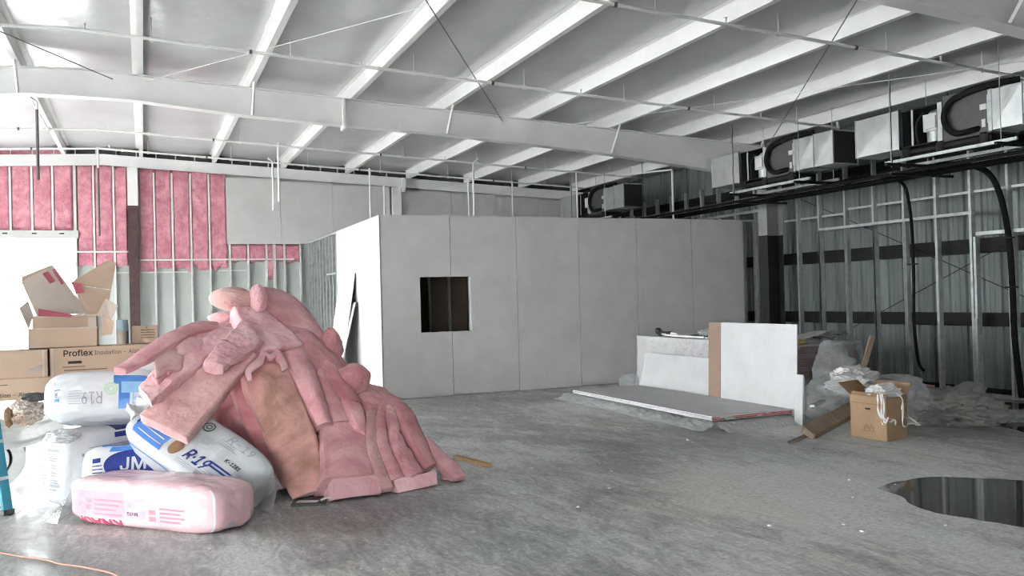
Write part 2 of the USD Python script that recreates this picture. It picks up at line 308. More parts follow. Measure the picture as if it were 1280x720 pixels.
# wall girts at the back behind the studs on the part left of the doorway and the upper dark gap
def hpanel(x0, x1, z0, z1, m=M_GYP, y=YS0 - .016):
    g = .002
    return box(x0 + g, x1 - g, y, y + .0155, z0, z1)
px = [1.80, 3.02, 4.24, 5.46, 6.02, 7.24, 8.46, 9.68, 10.9, 11.8]
for k, (a, b) in enumerate(zip(px[:-1], px[1:])):
    za = zb(a) - .27 - .02
    if k == 3: b = 5.66
    if k == 4: a = 5.96
    part('wall_board', hpanel(a, b, 3.03 if a < 3.4 else 0.01, zb(b) - .24), M_GYP, wb)
for x in (-.155, 5.81):
    for z0, z1, m in ((0.01, 3.86 if x < 0 else 2.6, M_PRIMER), (3.86 if x < 0 else 2.6, zb(x) - .24, M_STEEL)):
        part('post_flange', box(x - .105, x + .105, 20.66, 20.672, z0, z1), m, wb); part('post_web', box(x - .006, x + .006, 20.672, 20.80, z0, z1), m, wb)
        part('post_side', box(x + .099, x + .105, 20.672, 20.80, z0, z1), m, wb); part('post_side', box(x - .105, x - .099, 20.672, 20.80, z0, z1), m, wb)
part('post_clip', box(5.93, 6.0, 20.55, 20.66, zb(5.8) - .36, zb(5.8) - .02), M_STEEL, wb)
part('conduit', tube([(5.47, 20.60, 2.0), (5.47, 20.60, zb(5.5) - .24)], .028, 8), M_STEEL, wb)
for k in range(22):                                        # blocking seen in the dark gap above the end beam
    x = -2.9 + k * .405
    part('gap_post', box(x - .012, x + .012, YB - .13, YB - .06, zb(x) - .02, zb(x) + .15), M_STRIP, wb)
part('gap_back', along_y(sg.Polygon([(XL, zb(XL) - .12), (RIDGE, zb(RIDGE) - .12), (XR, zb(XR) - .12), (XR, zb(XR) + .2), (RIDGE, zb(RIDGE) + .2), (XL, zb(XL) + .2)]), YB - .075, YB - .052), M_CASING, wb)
part('gap_batt', along_y(sg.Polygon([(-4.5, zb(-4.5) - .10), (-1.55, zb(-1.55) - .10), (-1.55, zb(-1.55) + .12), (-4.5, zb(-4.5) + .12)]), YB - .12, YB - .075), M_BATT, wb)

# ------------------------------------------------------------------ right wall
wr = thing('wall_right', 'right wall of ribbed metal sheet with black girts and a row of galvanised studs', 'wall', (XR, 10, 0), kind='structure')
prof = []
y = YF
while y < YB:
    prof += [(0, y), (0, y + .20), (-.030, y + .225), (-.030, y + .280), (0, y + .305)] if False else [(0, y), (0, y + .055), (-.008, y + .062), (-.008, y + .082), (0, y + .09), (0, y + .145), (-.008, y + .152), (-.008, y + .172), (0, y + .18), (0, y + .225), (-.032, y + .245), (-.032, y + .285)]
    y += .305
prof.append((0, YB + .05))
q = np.array(prof); n = len(q)
vv = np.vstack([np.c_[XR + q[:, 0], q[:, 1], np.full(n, .012)], np.c_[XR + q[:, 0], q[:, 1], np.full(n, zb(XR) + .24)], np.c_[np.full(n, XR + .05), q[:, 1], np.full(n, .012)], np.c_[np.full(n, XR + .05), q[:, 1], np.full(n, zb(XR) + .24)]])
ff = []
for i in range(n - 1):
    ff += [[i, i + 1, n + i + 1], [i, n + i + 1, n + i], [2 * n + i, 3 * n + i + 1, 2 * n + i + 1], [2 * n + i, 3 * n + i, 3 * n + i + 1]]
part('ribbed_sheet', (vv, np.array(ff)), M_PANEL, wr)
for z in (1.02, 2.13, 3.62):
    P = [(0, 0), (-.19, 0), (-.19, .03), (-.183, .03), (-.183, .008), (-.008, .008), (-.008, .20), (.0, .20)]
    part('girt', along_y(sg.Polygon([(XR - .035 + a, z + b) for a, b in P] ), YF + .1, YB - .1), M_BLACK, wr)
part('girt_web', box(XR - .24, XR - .222, YF + .1, YB - .1, 2.13, 2.345), M_BLACK, wr); part('girt_web', box(XR - .24, XR - .222, YF + .1, YB - .1, 1.02, 1.22), M_BLACK, wr)
part('base_angle', box(XR - .06, XR - .033, YF, YB, 0, .075), M_BLACK, wr)
def cstud_x(y, z0, z1, x0=11.36, d=.09, w=.041, t=.004):
    P = [(0, 0), (0, w), (.012, w), (.012, w - t), (t, w - t), (t, t), (d - t, t), (d - t, w - t), (d - .012, w - t), (d - .012, w), (d, w), (d, 0)]
    return prism(sg.Polygon([(x0 + a, y - w / 2 + b) for a, b in P]), z1 - z0, (V(1, 0, 0), V(0, 1, 0), V(0, 0, 1), V(0, 0, z0)))
ys = [7.35, 7.96, 8.56, 9.17, 9.78, 10.40, 11.03, 11.67, 12.31, 12.87, 13.42, 14.1, 14.7, 15.3, 15.9, 16.5, 17.1, 17.7, 18.3, 18.9, 19.5, 20.1, 20.6]
ys = [3.1 + .608 * k for k in range(7)] + ys
for y in ys:
    part('stud', cstud_x(y, .03, 3.9), M_STUD, wr)
part('stud', cstud_x(9.11, .03, 2.36), M_STUD, wr); part('stud', cstud_x(8.50, .03, 2.40), M_STUD, wr); part('stud', cstud_x(9.09, .03, 1.15, x0=11.32), M_STUD, wr)
for y in (11.60, 10.97, 10.33, 12.25): part('stud', cstud_x(y + .055, .03, 2.72), M_STUD, wr)
part('floor_track', box(11.35, 11.46, 3.0, YB - .2, 0, .03), M_STUD, wr)
part('header_channel', box(11.345, 11.45, 9.13, 12.27, 2.70, 2.745), M_STUD, wr); part('header_channel', box(11.345, 11.45, 6.7, 9.07, 2.375, 2.425), M_STUD, wr)
part('header_channel', box(11.345, 11.45, 3.1, 6.0, 2.375, 2.425), M_STUD, wr)
part('backing_strip', box(11.43, 11.45, 3.1, 11.67, 3.02, 3.055), M_STUD, wr); part('backing_strip', box(11.43, 11.45, 11.7, 13.3, 2.95, 2.985), M_STUD, wr)
part('sloping_channel', box(11.35, 11.45, 13.9, YB - .2, 3.22, 3.27), M_STUD, wr)
part('cross_brace', tube([(XR - .25, 13.2, .35), (XR - .25, 5.9, 3.45)], .006, 6), M_BLACK, wr); part('cross_brace', tube([(XR - .26, 13.2, 3.45), (XR - .26, 5.9, .35)], .006, 6), M_BLACK, wr)

# ------------------------------------------------------------------ left and front walls, with their open overhead doors
wl = thing('wall_left', 'left wall with three wide open door bays letting in daylight', 'wall', (XL, 6, 0), kind='structure')
OPEN_L = [(2.4, 5.2), (6.4, 12.8), (15.8, 19.2)]
HL = 4.1
segs = sorted([YF - .1] + [v for o in OPEN_L for v in o] + [YB])
for a, b in zip(segs[::2], segs[1::2]): part('wall_sheet', box(XL - .1, XL, a, b, 0, HL), M_GREYWALL, wl)
part('wall_sheet', box(XL - .1, XL, YF - .1, YB, HL, zb(XL) + .27), M_GREYWALL, wl)
wf = thing('wall_front', 'front wall behind the viewer with an open door bay', 'wall', (0, YF, 0), kind='structure')
OPEN_F = [(-9.0, -4.0)]
segs = sorted([XL] + [v for o in OPEN_F for v in o] + [XR])
for a, b in zip(segs[::2], segs[1::2]): part('wall_sheet', box(a, b, YF - .1, YF, 0, 3.6), M_GREYWALL, wf)
part('wall_sheet', along_y(sg.Polygon([(XL, 3.6), (XR, 3.6), (XR, zb(XR) + .27), (RIDGE, zb(RIDGE) + .27), (XL, zb(XL) + .27)]), YF - .1, YF), M_GREYWALL, wf)

# ------------------------------------------------------------------ partition room of drywall
X0, Y0, H, PW = 3.59, 13.887, 3.048, 1.219
wp = thing('wall_partition', 'free standing room of grey drywall sheets with a square unglazed opening', 'partition', (X0, Y0, 0), kind='structure')
win = sg.box(4.262, 1.085, 5.175, 2.015)
T = .0155
for k in range(6):
    g = .004
    pg = sg.box(X0 + k * PW + g + (.016 if k == 0 else 0), .012 + (.01 if k in (1, 3) else 0), X0 + (k + 1) * PW - g, H - .004 * (k % 2)).difference(win)
    part('drywall_sheet', prism(pg, T, (V(1, 0, 0), V(0, 0, 1), V(0, -1, 0), V(0, Y0 + T + .0006 * (k % 2), 0))), M_GYP, wp)
    part('sheet_back', prism(pg.buffer(-.004), .002, (V(1, 0, 0), V(0, 0, 1), V(0, -1, 0), V(0, Y0 + T + .004, 0))), M_KRAFT, wp)
sy = [Y0, Y0 + 1.10, Y0 + 2.27, Y0 + 3.44]
for a, b in zip(sy[:-1], sy[1:]):
    part('drywall_sheet', box(X0, X0 + T, a + .0022, b - .0022, .012, H), M_GYP, wp)
    part('sheet_back', box(X0 + T + .001, X0 + T + .003, a + .03, b - .005, .02, H - .02), M_KRAFT, wp)
part('corner_bead', box(X0 - .002, X0 + .014, Y0 - .002, Y0 + .012, .02, H), M_REVEAL, wp)
xst = [X0 + .03 + .406 * k for k in range(19) if not (4.2 < X0 + .03 + .406 * k < 5.24)] + [4.235, 5.205]
for x in xst: part('stud', cstud_y(x, Y0 + T + .005, Y0 + T + .10, .03, H - .03), M_STUDD, wp)
part('top_track', box(X0 + .02, 11.75, Y0 + T + .003, Y0 + T + .104, H - .03, H), M_STUD, wp)
part('floor_track', box(X0 + .02, 10.9, Y0 + T + .003, Y0 + T + .104, 0, .03), M_STUDD, wp)
part('window_track', box(4.262, 5.175, Y0 + T + .003, Y0 + T + .104, 1.055, 1.085), M_STRIP, wp); part('window_track', box(4.262, 5.175, Y0 + T + .003, Y0 + T + .104, 2.015, 2.045), M_STUDD, wp)
part('window_jamb', box(5.165, 5.178, Y0 + .002, Y0 + T + .104, 1.085, 2.015), M_GYPW, wp)
# open stud run behind the last side sheet
for k in range(10):
    y = sy[-1] + .12 + k * .345
    if y < 20.75: part('stud', cstud_x(y, .03, H - .03, x0=X0 + .01, w=.041), M_STUD, wp)
part('top_track', box(X0 + .005, X0 + .105, sy[0] + .12, 20.78, H - .03, H), M_STUD, wp); part('floor_track', box(X0 + .02, X0 + .105, sy[0] + .12, 20.78, 0, .03), M_STUDD, wp)
part('blocking', box(X0 + .005, X0 + .10, sy[-1] + .1, sy[-1] + 1.1, 2.2, 2.24), M_STUD, wp)
# inner room wall seen through the opening
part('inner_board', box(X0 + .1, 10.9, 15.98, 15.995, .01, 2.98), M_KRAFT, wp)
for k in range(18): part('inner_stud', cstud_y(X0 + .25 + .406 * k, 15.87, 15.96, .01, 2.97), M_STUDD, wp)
part('added_dark_lid', box(X0 + .11, 10.9, Y0 + .13, 15.995, 2.985, 3.0), M_KRAFT, wp)  # unseen lid, added to keep daylight out so the opening looks dark
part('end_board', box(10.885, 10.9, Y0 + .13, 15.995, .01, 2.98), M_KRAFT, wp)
# door framing between the partition end and the right wall
part('end_stud', cstud_y(10.97, Y0 + .02, Y0 + .115, .01, H - .03), M_STUDD, wp); part('end_stud', cstud_y(11.26, Y0 + .02, Y0 + .115, .01, H - .03, w=.06), M_STUD, wp)
# screw heads on the sheets
rs = random.Random(7); sc = []
for k in range(6):
    for j in (.02, .41, .81, 1.2):
        for z in np.arange(.25, 3.0, .4):
            x = X0 + k * PW + j
            if not win.buffer(.02).contains(sg.Point(x, z)) and rs.random() < .75: sc.append(trimesh.creation.cylinder(.006, .003, sections=6, transform=trimesh.transformations.translation_matrix((x, Y0 - .0008, z + rs.uniform(-.05, .05))) @ trimesh.transformations.rotation_matrix(np.pi / 2, (1, 0, 0))))
part('screw_heads', cat(sc), M_REVEAL, wp, kind='stuff')

# two sheets leaning on the partition's left side
for nm, lab, ya, yb_, xb, zt in (('drywall_sheet', 'tall drywall sheet leaning against the bright left side of the partition', 15.62, 16.9, 3.24, 2.15), ('drywall_sheet', 'shorter drywall offcut leaning in front of the taller leaning sheet', 15.48, 16.85, 3.14, 1.62)):
    top = V(X0 - .012 - (.03 if zt < 2 else 0), 0, zt); bot = V(xb, 0, .012)
    u = unit(top - bot); L = np.linalg.norm(top - bot)
    single(nm, lab, 'drywall sheet', obb((top + bot) / 2 + V(-.010, (ya + yb_) / 2, .002), u, V(0, 1, 0), np.cross(u, V(0, 1, 0)), L, yb_ - ya, .013), M_GYPW)

# ------------------------------------------------------------------ heat pump units hung along the right side
def pillow_panel(c, u, v, du, dv, bulge, seed):
    """Sheet metal face: slightly bulged and cross-broken, normal u x v."""
    w = np.cross(u, v)
    def f(a, b):
        k = np.minimum(np.minimum(a, 1 - a), np.minimum(b, 1 - b)) * 2
        h = bulge * k + .004 * (meshkit.noise(np.stack([a * 4, b * 4, a * 0 + seed], -1), seed) - .5) * (k > 0)
        return c + ((a - .5) * du)[:, None] * u + ((b - .5) * dv)[:, None] * v + h[:, None] * w
    return grid(f, 17, 17)
def duct(x0, x1, y0, y1, z0, z1, seed, open_near=False):
    ms = [box(x0 + .003, x1 - .003, y0 + (.02 if open_near else .003), y1 - .003, z0 + .003, z1 - .003)]
    c = V((x0 + x1) / 2, (y0 + y1) / 2, (z0 + z1) / 2); dy, dz, dx = y1 - y0, z1 - z0, x1 - x0
    ms.append(pillow_panel(V(x0, c[1], c[2]), V(0, -1, 0), V(0, 0, 1), dy, dz, .012, seed))
    ms.append(pillow_panel(V(c[0], c[1], z0), V(0, 1, 0), V(1, 0, 0), dy, dx, .008, seed + 1))
    for y in (y0, y1): ms += [box(x0 - .012, x1 + .012, y - .006, y + .006, z0 - .012, z0 + .012), box(x0 - .012, x1 + .012, y - .006, y + .006, z1 - .012, z1 + .012), box(x0 - .012, x0 + .012, y - .006, y + .006, z0, z1), box(x1 - .012, x1 + .012, y - .006, y + .006, z0, z1)]
    return cat(ms)
HX0, HX1, HZ0, HZ1 = 9.74, 10.22, 3.56, 4.07
labels = ['galvanised duct heat pump unit hung nearest, cut by the right edge', 'galvanised heat pump unit hung beside the end of the middle roof beam', 'small far heat pump unit showing above the drywall partition']
for i, y0 in enumerate((6.68, 10.19, 16.45)):
    t = thing('heat_pump_unit', labels[i], 'heat pump', (HX0, y0, HZ0 - .15), 'heat pump units along the right wall')
    part('supply_duct', duct(HX0, HX1, y0, y0 + .42, HZ0, HZ1, 3 + i), M_DUCT, t); part('supply_duct', duct(HX0 + .004, HX1 - .004, y0 + .42, y0 + .83, HZ0 + .004, HZ1 - .004, 9 + i), M_DUCT, t)
    part('duct_mouth', box(HX0 + .012, HX1 - .012, y0 - .004, y0 + .018, HZ0 + .012, HZ1 - .012), M_LINER, t, 'dark lined open duct end')
    cs = part('coil_section', obb(V((HX0 + HX1) / 2, y0 + 1.20, (HZ0 + HZ1) / 2 + .02), V(1, 0, 0), V(0, 1, 0), V(0, 0, 1), .47, .70, .60, .008), M_CASING, t)
    part('flange_bracket', cat(box(HX0 - .012, HX0 + .02, y0 + .83, y0 + .87, HZ0, HZ1), box(HX0 - .016, HX0, y0 + .85, y0 + .88, HZ0 + .1, HZ0 + .45)), M_STUD, t)
    part('label_plate', box(HX0 - .004, HX0 + .01, y0 + .90, y0 + .99, HZ0 + .28, HZ0 + .35), M_GYPW, cs); part('label_plate', box(HX0 - .004, HX0 + .01, y0 + .92, y0 + .97, HZ0 + .06, HZ0 + .16), M_GYPW, cs)
    yc, zc, R = y0 + 1.28, HZ0 + .27, .24
    loop = [(HX0 - .06, yc - .06 - R * math.cos(a) * 1.05, zc + R * math.sin(a)) for a in np.linspace(math.radians(275), math.radians(95), 13)]
    loop = [(HX0 + .03, y0 + 1.02, HZ0 + .06), (HX0 - .05, y0 + 1.08, HZ0 + .04)] + loop + [(HX0 - .06, y0 + 1.05, HZ1 + .03), (HX0 - .02, y0 + .75, HZ1 + .05), (HX0 + .15, y0 + .55, HZ1 + .07)]
    part('hose_loop', tube(loop, .038, 10, 60), M_FOAM, t, 'black foam covered refrigerant hose loop', smooth=True)
    # open compressor bay
    a, b = y0 + 1.55, y0 + 2.22
    part('bay_back', box(HX1 - .02, HX1, a, b, HZ0, HZ1), M_LINER, t); part('bay_top', box(HX0, HX1, a, b, HZ1 - .015, HZ1), M_LINER, t); part('bay_floor', box(HX0, HX1, a, b, HZ0, HZ0 + .015), M_LINER, t)
    part('bay_end', box(HX0, HX1, b - .02, b, HZ0, HZ1), M_LINER, t)
    part('front_post', box(HX0 - .006, HX0 + .012, a, a + .07, HZ0, HZ1), M_STUD, t); part('bay_post', box(HX0, HX0 + .012, b - .20, b - .17, HZ0, HZ1), M_STUDD, t)
    part('compressor', cat(trimesh.creation.cylinder(.12, .34, sections=20, transform=trimesh.transformations.translation_matrix((HX0 + .2, a + .26, HZ0 + .19))), trimesh.creation.icosphere(2, .12, transform=None).apply_translation((HX0 + .2, a + .26, HZ0 + .36))), M_STUDD, t, smooth=40)
    cb_ = part('control_box', box(HX0 + .04, HX0 + .2, a + .12, a + .34, HZ0 + .17, HZ0 + .40), M_STUD, t)
    part('control_label', box(HX0 + .02, HX0 + .04, a + .13, a + .30, HZ0 + .2, HZ0 + .36), M_GYPW, cb_, 'white control label')
    part('bay_pipe', tube([(HX0 + .05, a + .44, HZ0 + .03), (HX0 + .05, a + .46, HZ0 + .3), (HX0 + .1, a + .38, HZ0 + .45)], .014, 6, 14), M_BLACK, t)
    part('plenum', duct(HX0 - .01, HX1 + .01, y0 + 2.25, y0 + 3.04, HZ0, HZ1 + .03, 15 + i), M_DUCT, t)
    part('base_rail', obb(V((HX0 + HX1) / 2, y0 + 1.55, HZ0 - .07), V(1, 0, 0), V(0, 1, 0), V(0, 0, 1), .46, 1.36, .10, .03), M_BLACK, t)
    for yy in (y0 + .95, y0 + 1.6, y0 + 2.15):
        part('mount_foot', cat(obb(V(HX0 + .02, yy, HZ0 - .075), V(1, 0, 0), V(0, 1, 0), V(0, 0, 1), .08, .12, .15, .02)), M_BLACK, t)
    s = thing('hanging_rack', ['strut rack on thin rods under the nearest heat pump', 'strut rack on thin rods under the heat pump beside the beam end', 'strut rack under the small far heat pump'][i], 'rack', (HX0, y0, HZ0 - .25), 'racks carrying the heat pumps')
    for x in (HX0 - .06, HX1 + .04): part('strut_rail', box(x - .021, x + .021, y0 + .45, y0 + 2.45, HZ0 - .19, HZ0 - .15), M_STUD, s)
    for yy in (y0 + .62, y0 + 2.30): part('cross_strut', box(HX0 - .22, HX1 + .45, yy - .021, yy + .021, HZ0 - .232, HZ0 - .19), M_BLACK, s)
    for x in (HX0 - .12, HX1 + .10):
        for yy in (y0 + .62, y0 + 2.30): part('threaded_rod', tube([(x, yy, HZ0 - .25), (x, yy, zb(x) + .13)], .006, 5), M_STUDD, s)
def pipe_run(name, label, c, P, r, m, group=None, hang=None, caps=()):
    t = thing(name, label, c, P[0], group)
    part('pipe', tube(P, r, 8), m, t)
    return t
t = thing('black_pipe', 'long black insulated pipe pair running below the heat pumps', 'pipe', (10.3, 4, 3.25))
for x, z, r in ((10.02, 3.275, .026), (10.42, 3.275, .030), (10.60, 3.265, .022)): part('pipe', tube([(x, 4.2, z), (x, 20.6, z)], r, 8), M_FOAM, t)
for y in (5.2, 8.98, 12.49, 15.5, 18.75): part('pipe_hanger', cat(box(9.6, 10.8, y - .02, y + .02, 3.20, 3.235), tube([(10.75, y, 3.2), (10.75, y, zb(10.75) + .1)], .006, 5), tube([(9.64, y, 3.2), (9.64, y, zb(9.64) + .1)], .006, 5)), M_BLACK, t)
# drop hoses down the right wall
def hose(label, P, r, ties):
    t = thing('wall_hose', label, 'hose', P[-1])
    part('hose', tube(P, r, 10, 70), M_FOAM, t, smooth=True)
    for k in ties: p = V(P[k]); part('tie', obb(p + V(-.02, 0, 0), V(0, 1, 0), V(1, 0, 0), V(0, 0, 1), .16, .07, .02), M_BLACK, t)
hose('thick black hose curving from the pipes down the right edge of the stud wall', [(10.42, 9.4, 3.33), (10.9, 9.1, 3.42), (11.22, 8.80, 3.30), (11.26, 8.60, 2.95), (11.28, 8.49, 2.3), (11.28, 8.46, 1.6), (11.28, 8.45, .9), (11.28, 8.40, .35), (11.27, 8.36, .05)], .042, (4, 5))
hose('thinner black hose hanging down the middle of the stud wall with a hooked end', [(10.42, 11.2, 3.33), (10.9, 10.8, 3.46), (11.25, 10.35, 3.35), (11.27, 10.18, 2.9), (11.28, 10.15, 2.0), (11.28, 10.17, 1.1), (11.28, 10.13, .55), (11.25, 10.05, .38), (11.22, 9.96, .33)], .024, (4,))

# ------------------------------------------------------------------ sprinkler pipes under the purlins
def branch(label, y, x0, x1, drop=.10, r=.021, heads=True, dark_to=None):
    t = thing('sprinkler_pipe', label, 'pipe', (x0, y, zb(x0) - drop), 'sprinkler branch pipes under the ceiling')
    z = lambda x: zb(x) - drop
    kn = [x0] + ([RIDGE] if x0 < RIDGE < x1 else []) + [x1]
    part('pipe', tube([(x, y, z(x)) for x in kn], r, 8), M_STEEL, t)
    x = x0 + .8; k = 0
    while x < x1:
        part('coupling', tube([(x, y, z(x)), (x + .035, y, z(x + .035))], r + .007, 8), M_STEEL if k % 2 else M_DARKPIPE, t)
        xh = x + .5
        if xh < x1: part('hanger', cat(tube([(xh, y, z(xh)), (xh, y, zb(xh) + .16)], .006, 5), tube([(xh + (r + .012) * math.cos(q), y, z(xh) + (r + .012) * math.sin(q)) for q in np.linspace(0, 6.283, 9)], .005, 5)), M_STEEL, t)
        if heads and k % 2 == 0 and xh + .9 < x1:
            xx = xh + .9; part('sprinkler_head', cat(tube([(xx, y, z(xx)), (xx, y, z(xx) + .07)], .012, 6), trimesh.creation.cylinder(.022, .006, sections=8).apply_translation((xx, y, z(xx) + .075))), M_STEEL, t)
        x += 1.62; k += 1
    return t, z
tA, zA = branch('white sprinkler pipe crossing just in front of the middle roof beam', 11.13, -6.0, 10.75)
part('end_head', cat(tube([(10.75, 11.13, zA(10.75)), (10.75, 11.13, zA(10.75) + .10)], .02, 6), trimesh.creation.icosphere(1, .035).apply_translation((10.75, 11.13, zA(10.75)))), M_STEEL, tA)
tB, zB = branch('white sprinkler pipe crossing the top right ceiling, the nearest one', 7.73, -6.0, 10.7)
part('end_head', cat(tube([(10.7, 7.73, zB(10.7)), (10.7, 7.73, zB(10.7) + .10)], .02, 6), trimesh.creation.icosphere(1, .035).apply_translation((10.7, 7.73, zB(10.7)))), M_STEEL, tB)
tC, zC = branch('thin white sprinkler pipe behind the middle roof beam', 17.3, -6.0, 10.6)
tD, zD = branch('white sprinkler pipe running along the dark gap over the back wall', 19.2, -6.0, 10.2, drop=.13)
def drop(t, x, y, z0, zlow, m2=None, zs=None, elbow=0):
    pts = [(x + elbow, y, z0), (x, y, z0 - abs(elbow) * .8)] if elbow else [(x, y, z0)]
    if m2: part('drop_pipe', tube(pts + [(x, y, zs)], .021, 8), M_STEEL, t); part('drop_pipe', tube([(x, y, zs), (x, y, zlow)], .021, 8), m2, t)
    else: part('drop_pipe', tube(pts + [(x, y, zlow)], .021, 8), M_STEEL, t)
drop(tC, 2.49, 17.3, zC(2.49) + .06, 3.62); drop(tD, 2.64, 19.2, zD(2.64) + .10, 3.65, elbow=-.10)
drop(tC, 6.55, 17.3, zC(6.55) + .1, 2.3, elbow=.12); drop(tD, 7.14, 19.2, zD(7.14), 2.3); drop(tD, 4.77, 19.2, zD(4.77) + .05, 2.3)
drop(tD, 8.27, 19.2, zD(8.27), 2.3); drop(tC, 9.03, 17.3, zC(9.03), 2.3); drop(tC, 10.04, 15.0, 4.172, 2.3)
part('pipe', tube([(10.04, 15.0, 4.172), (10.04, 17.3, zC(10.04))], .021, 8), M_STEEL, tC)
drop(tC, -1.385, 14.5, 4.79, 3.555, M_DARKPIPE, 4.60, elbow=-.10); drop(tD, -.77, 19.2, zD(-.77) + .03, 3.08, M_DARKPIPE, 4.45)
part('pipe', tube([(-1.485, 14.5, 4.79), (-1.485, 17.3, zC(-1.485))], .021, 8), M_STEEL, tC)

# ------------------------------------------------------------------ right side: drywall stacks, boards and rubbish
M_FILM = film('clear_film', (.66, .67, .67), .62)
M_FILMW = film('milky_film', (.62, .62, .61), .20, rough=.35)
M_FILMC = film('thin_clear_film', (.62, .63, .63), .80)
M_FILMK = film('crinkled_film', (.66, .67, .67), .38)
M_TAN = mat('tan_backing', (.29, .205, .155), (.33, .235, .175), 3, rough=.85, spec=.2)
M_RED = mat('red_edge_tape', (.45, .06, .07), (.52, .09, .10), 20, rough=.6)
M_CARD = mat('brown_cardboard', (.32, .215, .13), (.38, .26, .16), 4, rough=.85, spec=.2)
M_CARDD = mat('darker_cardboard', (.27, .17, .095), (.32, .205, .12), 4, rough=.85, spec=.2)
M_WOOD = mat('raw_lumber', (.19, .145, .105), (.27, .21, .15), 3, rough=.75, spec=.25, vec=(14, 1, 1))
M_INK = mat('dark_print', (.05, .045, .04), rough=.8, spec=.2)
M_MAROON = mat('dull_red_stack_side', (.17, .095, .085), (.23, .15, .14), 5, rough=.8, vec=(1, 1, 26))
M_PAPER = mat('crumpled_white_paper', (.66, .64, .62), (.74, .73, .71), 6, rough=.8)
M_TOOLW = mat('white_tool_enamel', (.78, .78, .78), rough=.35)
M_TOOLB = mat('black_tool_plastic', (.02, .02, .02), rough=.45)
M_YEL = mat('yellow_plastic', (.5, .38, .08), rough=.5)
M_DUSTWOOD = mat('pinkish_scrap_board', (.30, .19, .16), (.40, .27, .23), 7, rough=.8)

def crumple(fn, nu, nv, amp, sc, seed, fold=.5):
    """Displaces a sheet's grid with sharp folds (ridged noise)."""
    m = grid(fn, nu, nv); v = m.vertices.copy()
    p = v * sc; d = np.stack([np.abs(meshkit.fbm(p + 7.3 * k, 4, seed + k) - .5) * 2 for k in range(3)], -1) - .35
    m.vertices = v + d * amp * np.array([1, 1, 1.0]); return m
def blob(c, r, seed, amp=.28, sc=3.2, sub=4, flat=True, fl=0.0):
    """A crumpled plastic bag: a squashed ball pulled into sharp folds, resting on the floor."""
    m = trimesh.creation.icosphere(sub, 1.0); v = m.vertices.copy()
    q = meshkit.fbm(v * sc * .55 + seed * 3.1, 3, seed); rdg = np.abs(meshkit.fbm(v * sc + seed * 1.7, 4, seed + 9) - .5) * 2
    v *= (1 + amp * (q - .5) * 2 - amp * 1.1 * rdg)[:, None]; v *= np.asarray(r); v += np.asarray(c)
    if flat: v[:, 2] = np.maximum(v[:, 2], fl + .004 + .012 * rdg)
    m.vertices = v; return m

# the tall stack under film
SX0, SX1, SY0, SY1, SZ = 7.86, 9.08, 9.15, 12.92, .90
t = thing('drywall_stack', 'tall plastic wrapped stack of drywall near the right wall, dull red at its near end', 'drywall stack', ((SX0 + SX1) / 2, (SY0 + SY1) / 2, 0))
n = 28
for k in range(n):
    z0 = .10 + k * (SZ - .10) / n; o = (k % 3 - 1) * .006
    part('board', box(SX0 + .01 + o, SX1 - .01 + o, SY0 + .015 - o, SY1 - .015, z0 + .0008, z0 + (SZ - .10) / n - .0008), M_MAROON if k < n - 1 else M_GYP, t)
for y in (SY0 + .4, SY0 + 1.4, SY0 + 2.4, SY0 + 3.4): part('skid', box(SX0 + .02, SX1 - .02, y - .05, y + .05, 0, .10), M_WOOD, t)
def wrap_side(a, b): return np.stack([SX0 - .016 - .02 * meshkit.noise(np.stack([b * 9, a * 26, a * 0], -1), 2) - .05 * (1 - b) ** 3, SY0 + a * (SY1 - SY0), .02 + b * (SZ + .002)], -1)
part('film_wrap', grid(wrap_side, 70, 30), M_FILMW, t, 'milky plastic sheet hanging down the long side', smooth=True)
def wrap_end(a, b): return np.stack([SX0 + a * (SX1 - SX0 + .06), SY0 - .012 - .025 * meshkit.noise(np.stack([a * 9, b * 5, a * 0], -1), 5) - .10 * (1 - b) ** 2 * a, .02 + b * (SZ + .002)], -1)
part('film_wrap', grid(wrap_end, 40, 30, True), M_FILMC, t, 'clear plastic over the near end', smooth=True)
part('film_wrap', crumple(lambda a, b: np.stack([SX0 - .02 + a * (SX1 - SX0 + .05), SY0 - .02 + b * (SY1 - SY0 + .03), SZ + .006 + a * 0], -1), 30, 70, .012, 5, 3), M_FILMW, t, smooth=True)
part('film_gather', blob((SX0 - .12, 13.0, .12), (.22, .20, .16), 21, .3, 5, 3), M_FILM, t, 'bunched plastic at the far foot')

def board(name, label, ya, yb_, xbot, xtop, z1, th, m, c='board'):
    top, bot = V(xtop, (ya + yb_) / 2, z1), V(xbot, (ya + yb_) / 2, .004 if z1 < 10 else 0)
    u = unit(top - bot); L = np.linalg.norm(top - bot); w = np.cross(u, V(0, 1, 0))
    return u, w, (top + bot) / 2, L
# low white board leaning along the tall stack
u, w, c, L = board('b', '', 10.2, 12.42, 7.56, 7.70, .66, .016, None)
single('leaning_board', 'low white board leaning on the wrapped drywall stack behind the boards on the floor', 'board', obb(c, u, V(0, 1, 0), w, L, 2.25, .016, .002), M_GYPW)
u, w, c, L = board('b', '', 8.60, 10.45, 7.515, 7.56, 1.205, .016, None)
t = thing('upright_board', 'large white board with a tan strip standing upright beside the floor boards', 'board', (7.515, 9.5, 0))
part('white_face', obb(c + V(0, -.14, 0), u, V(0, 1, 0), w, L, 1.555, .016, .002), M_GYPW, t)
part('tan_strip', obb(c + V(0, .785, 0), u, V(0, 1, 0), w, L, .29, .015, .002), M_TAN, t, 'tan unfinished strip along the far edge')
t = thing('board_offcut', 'narrow white board offcut standing at the right end of the large upright board', 'board', (7.36, 8.25, 0))
part('face', obb(V(7.312, 8.335, .305), *frame((.05, 0, 1), (-1, .14, 0)), .61, .17, .016, .002), M_GYPW, t)
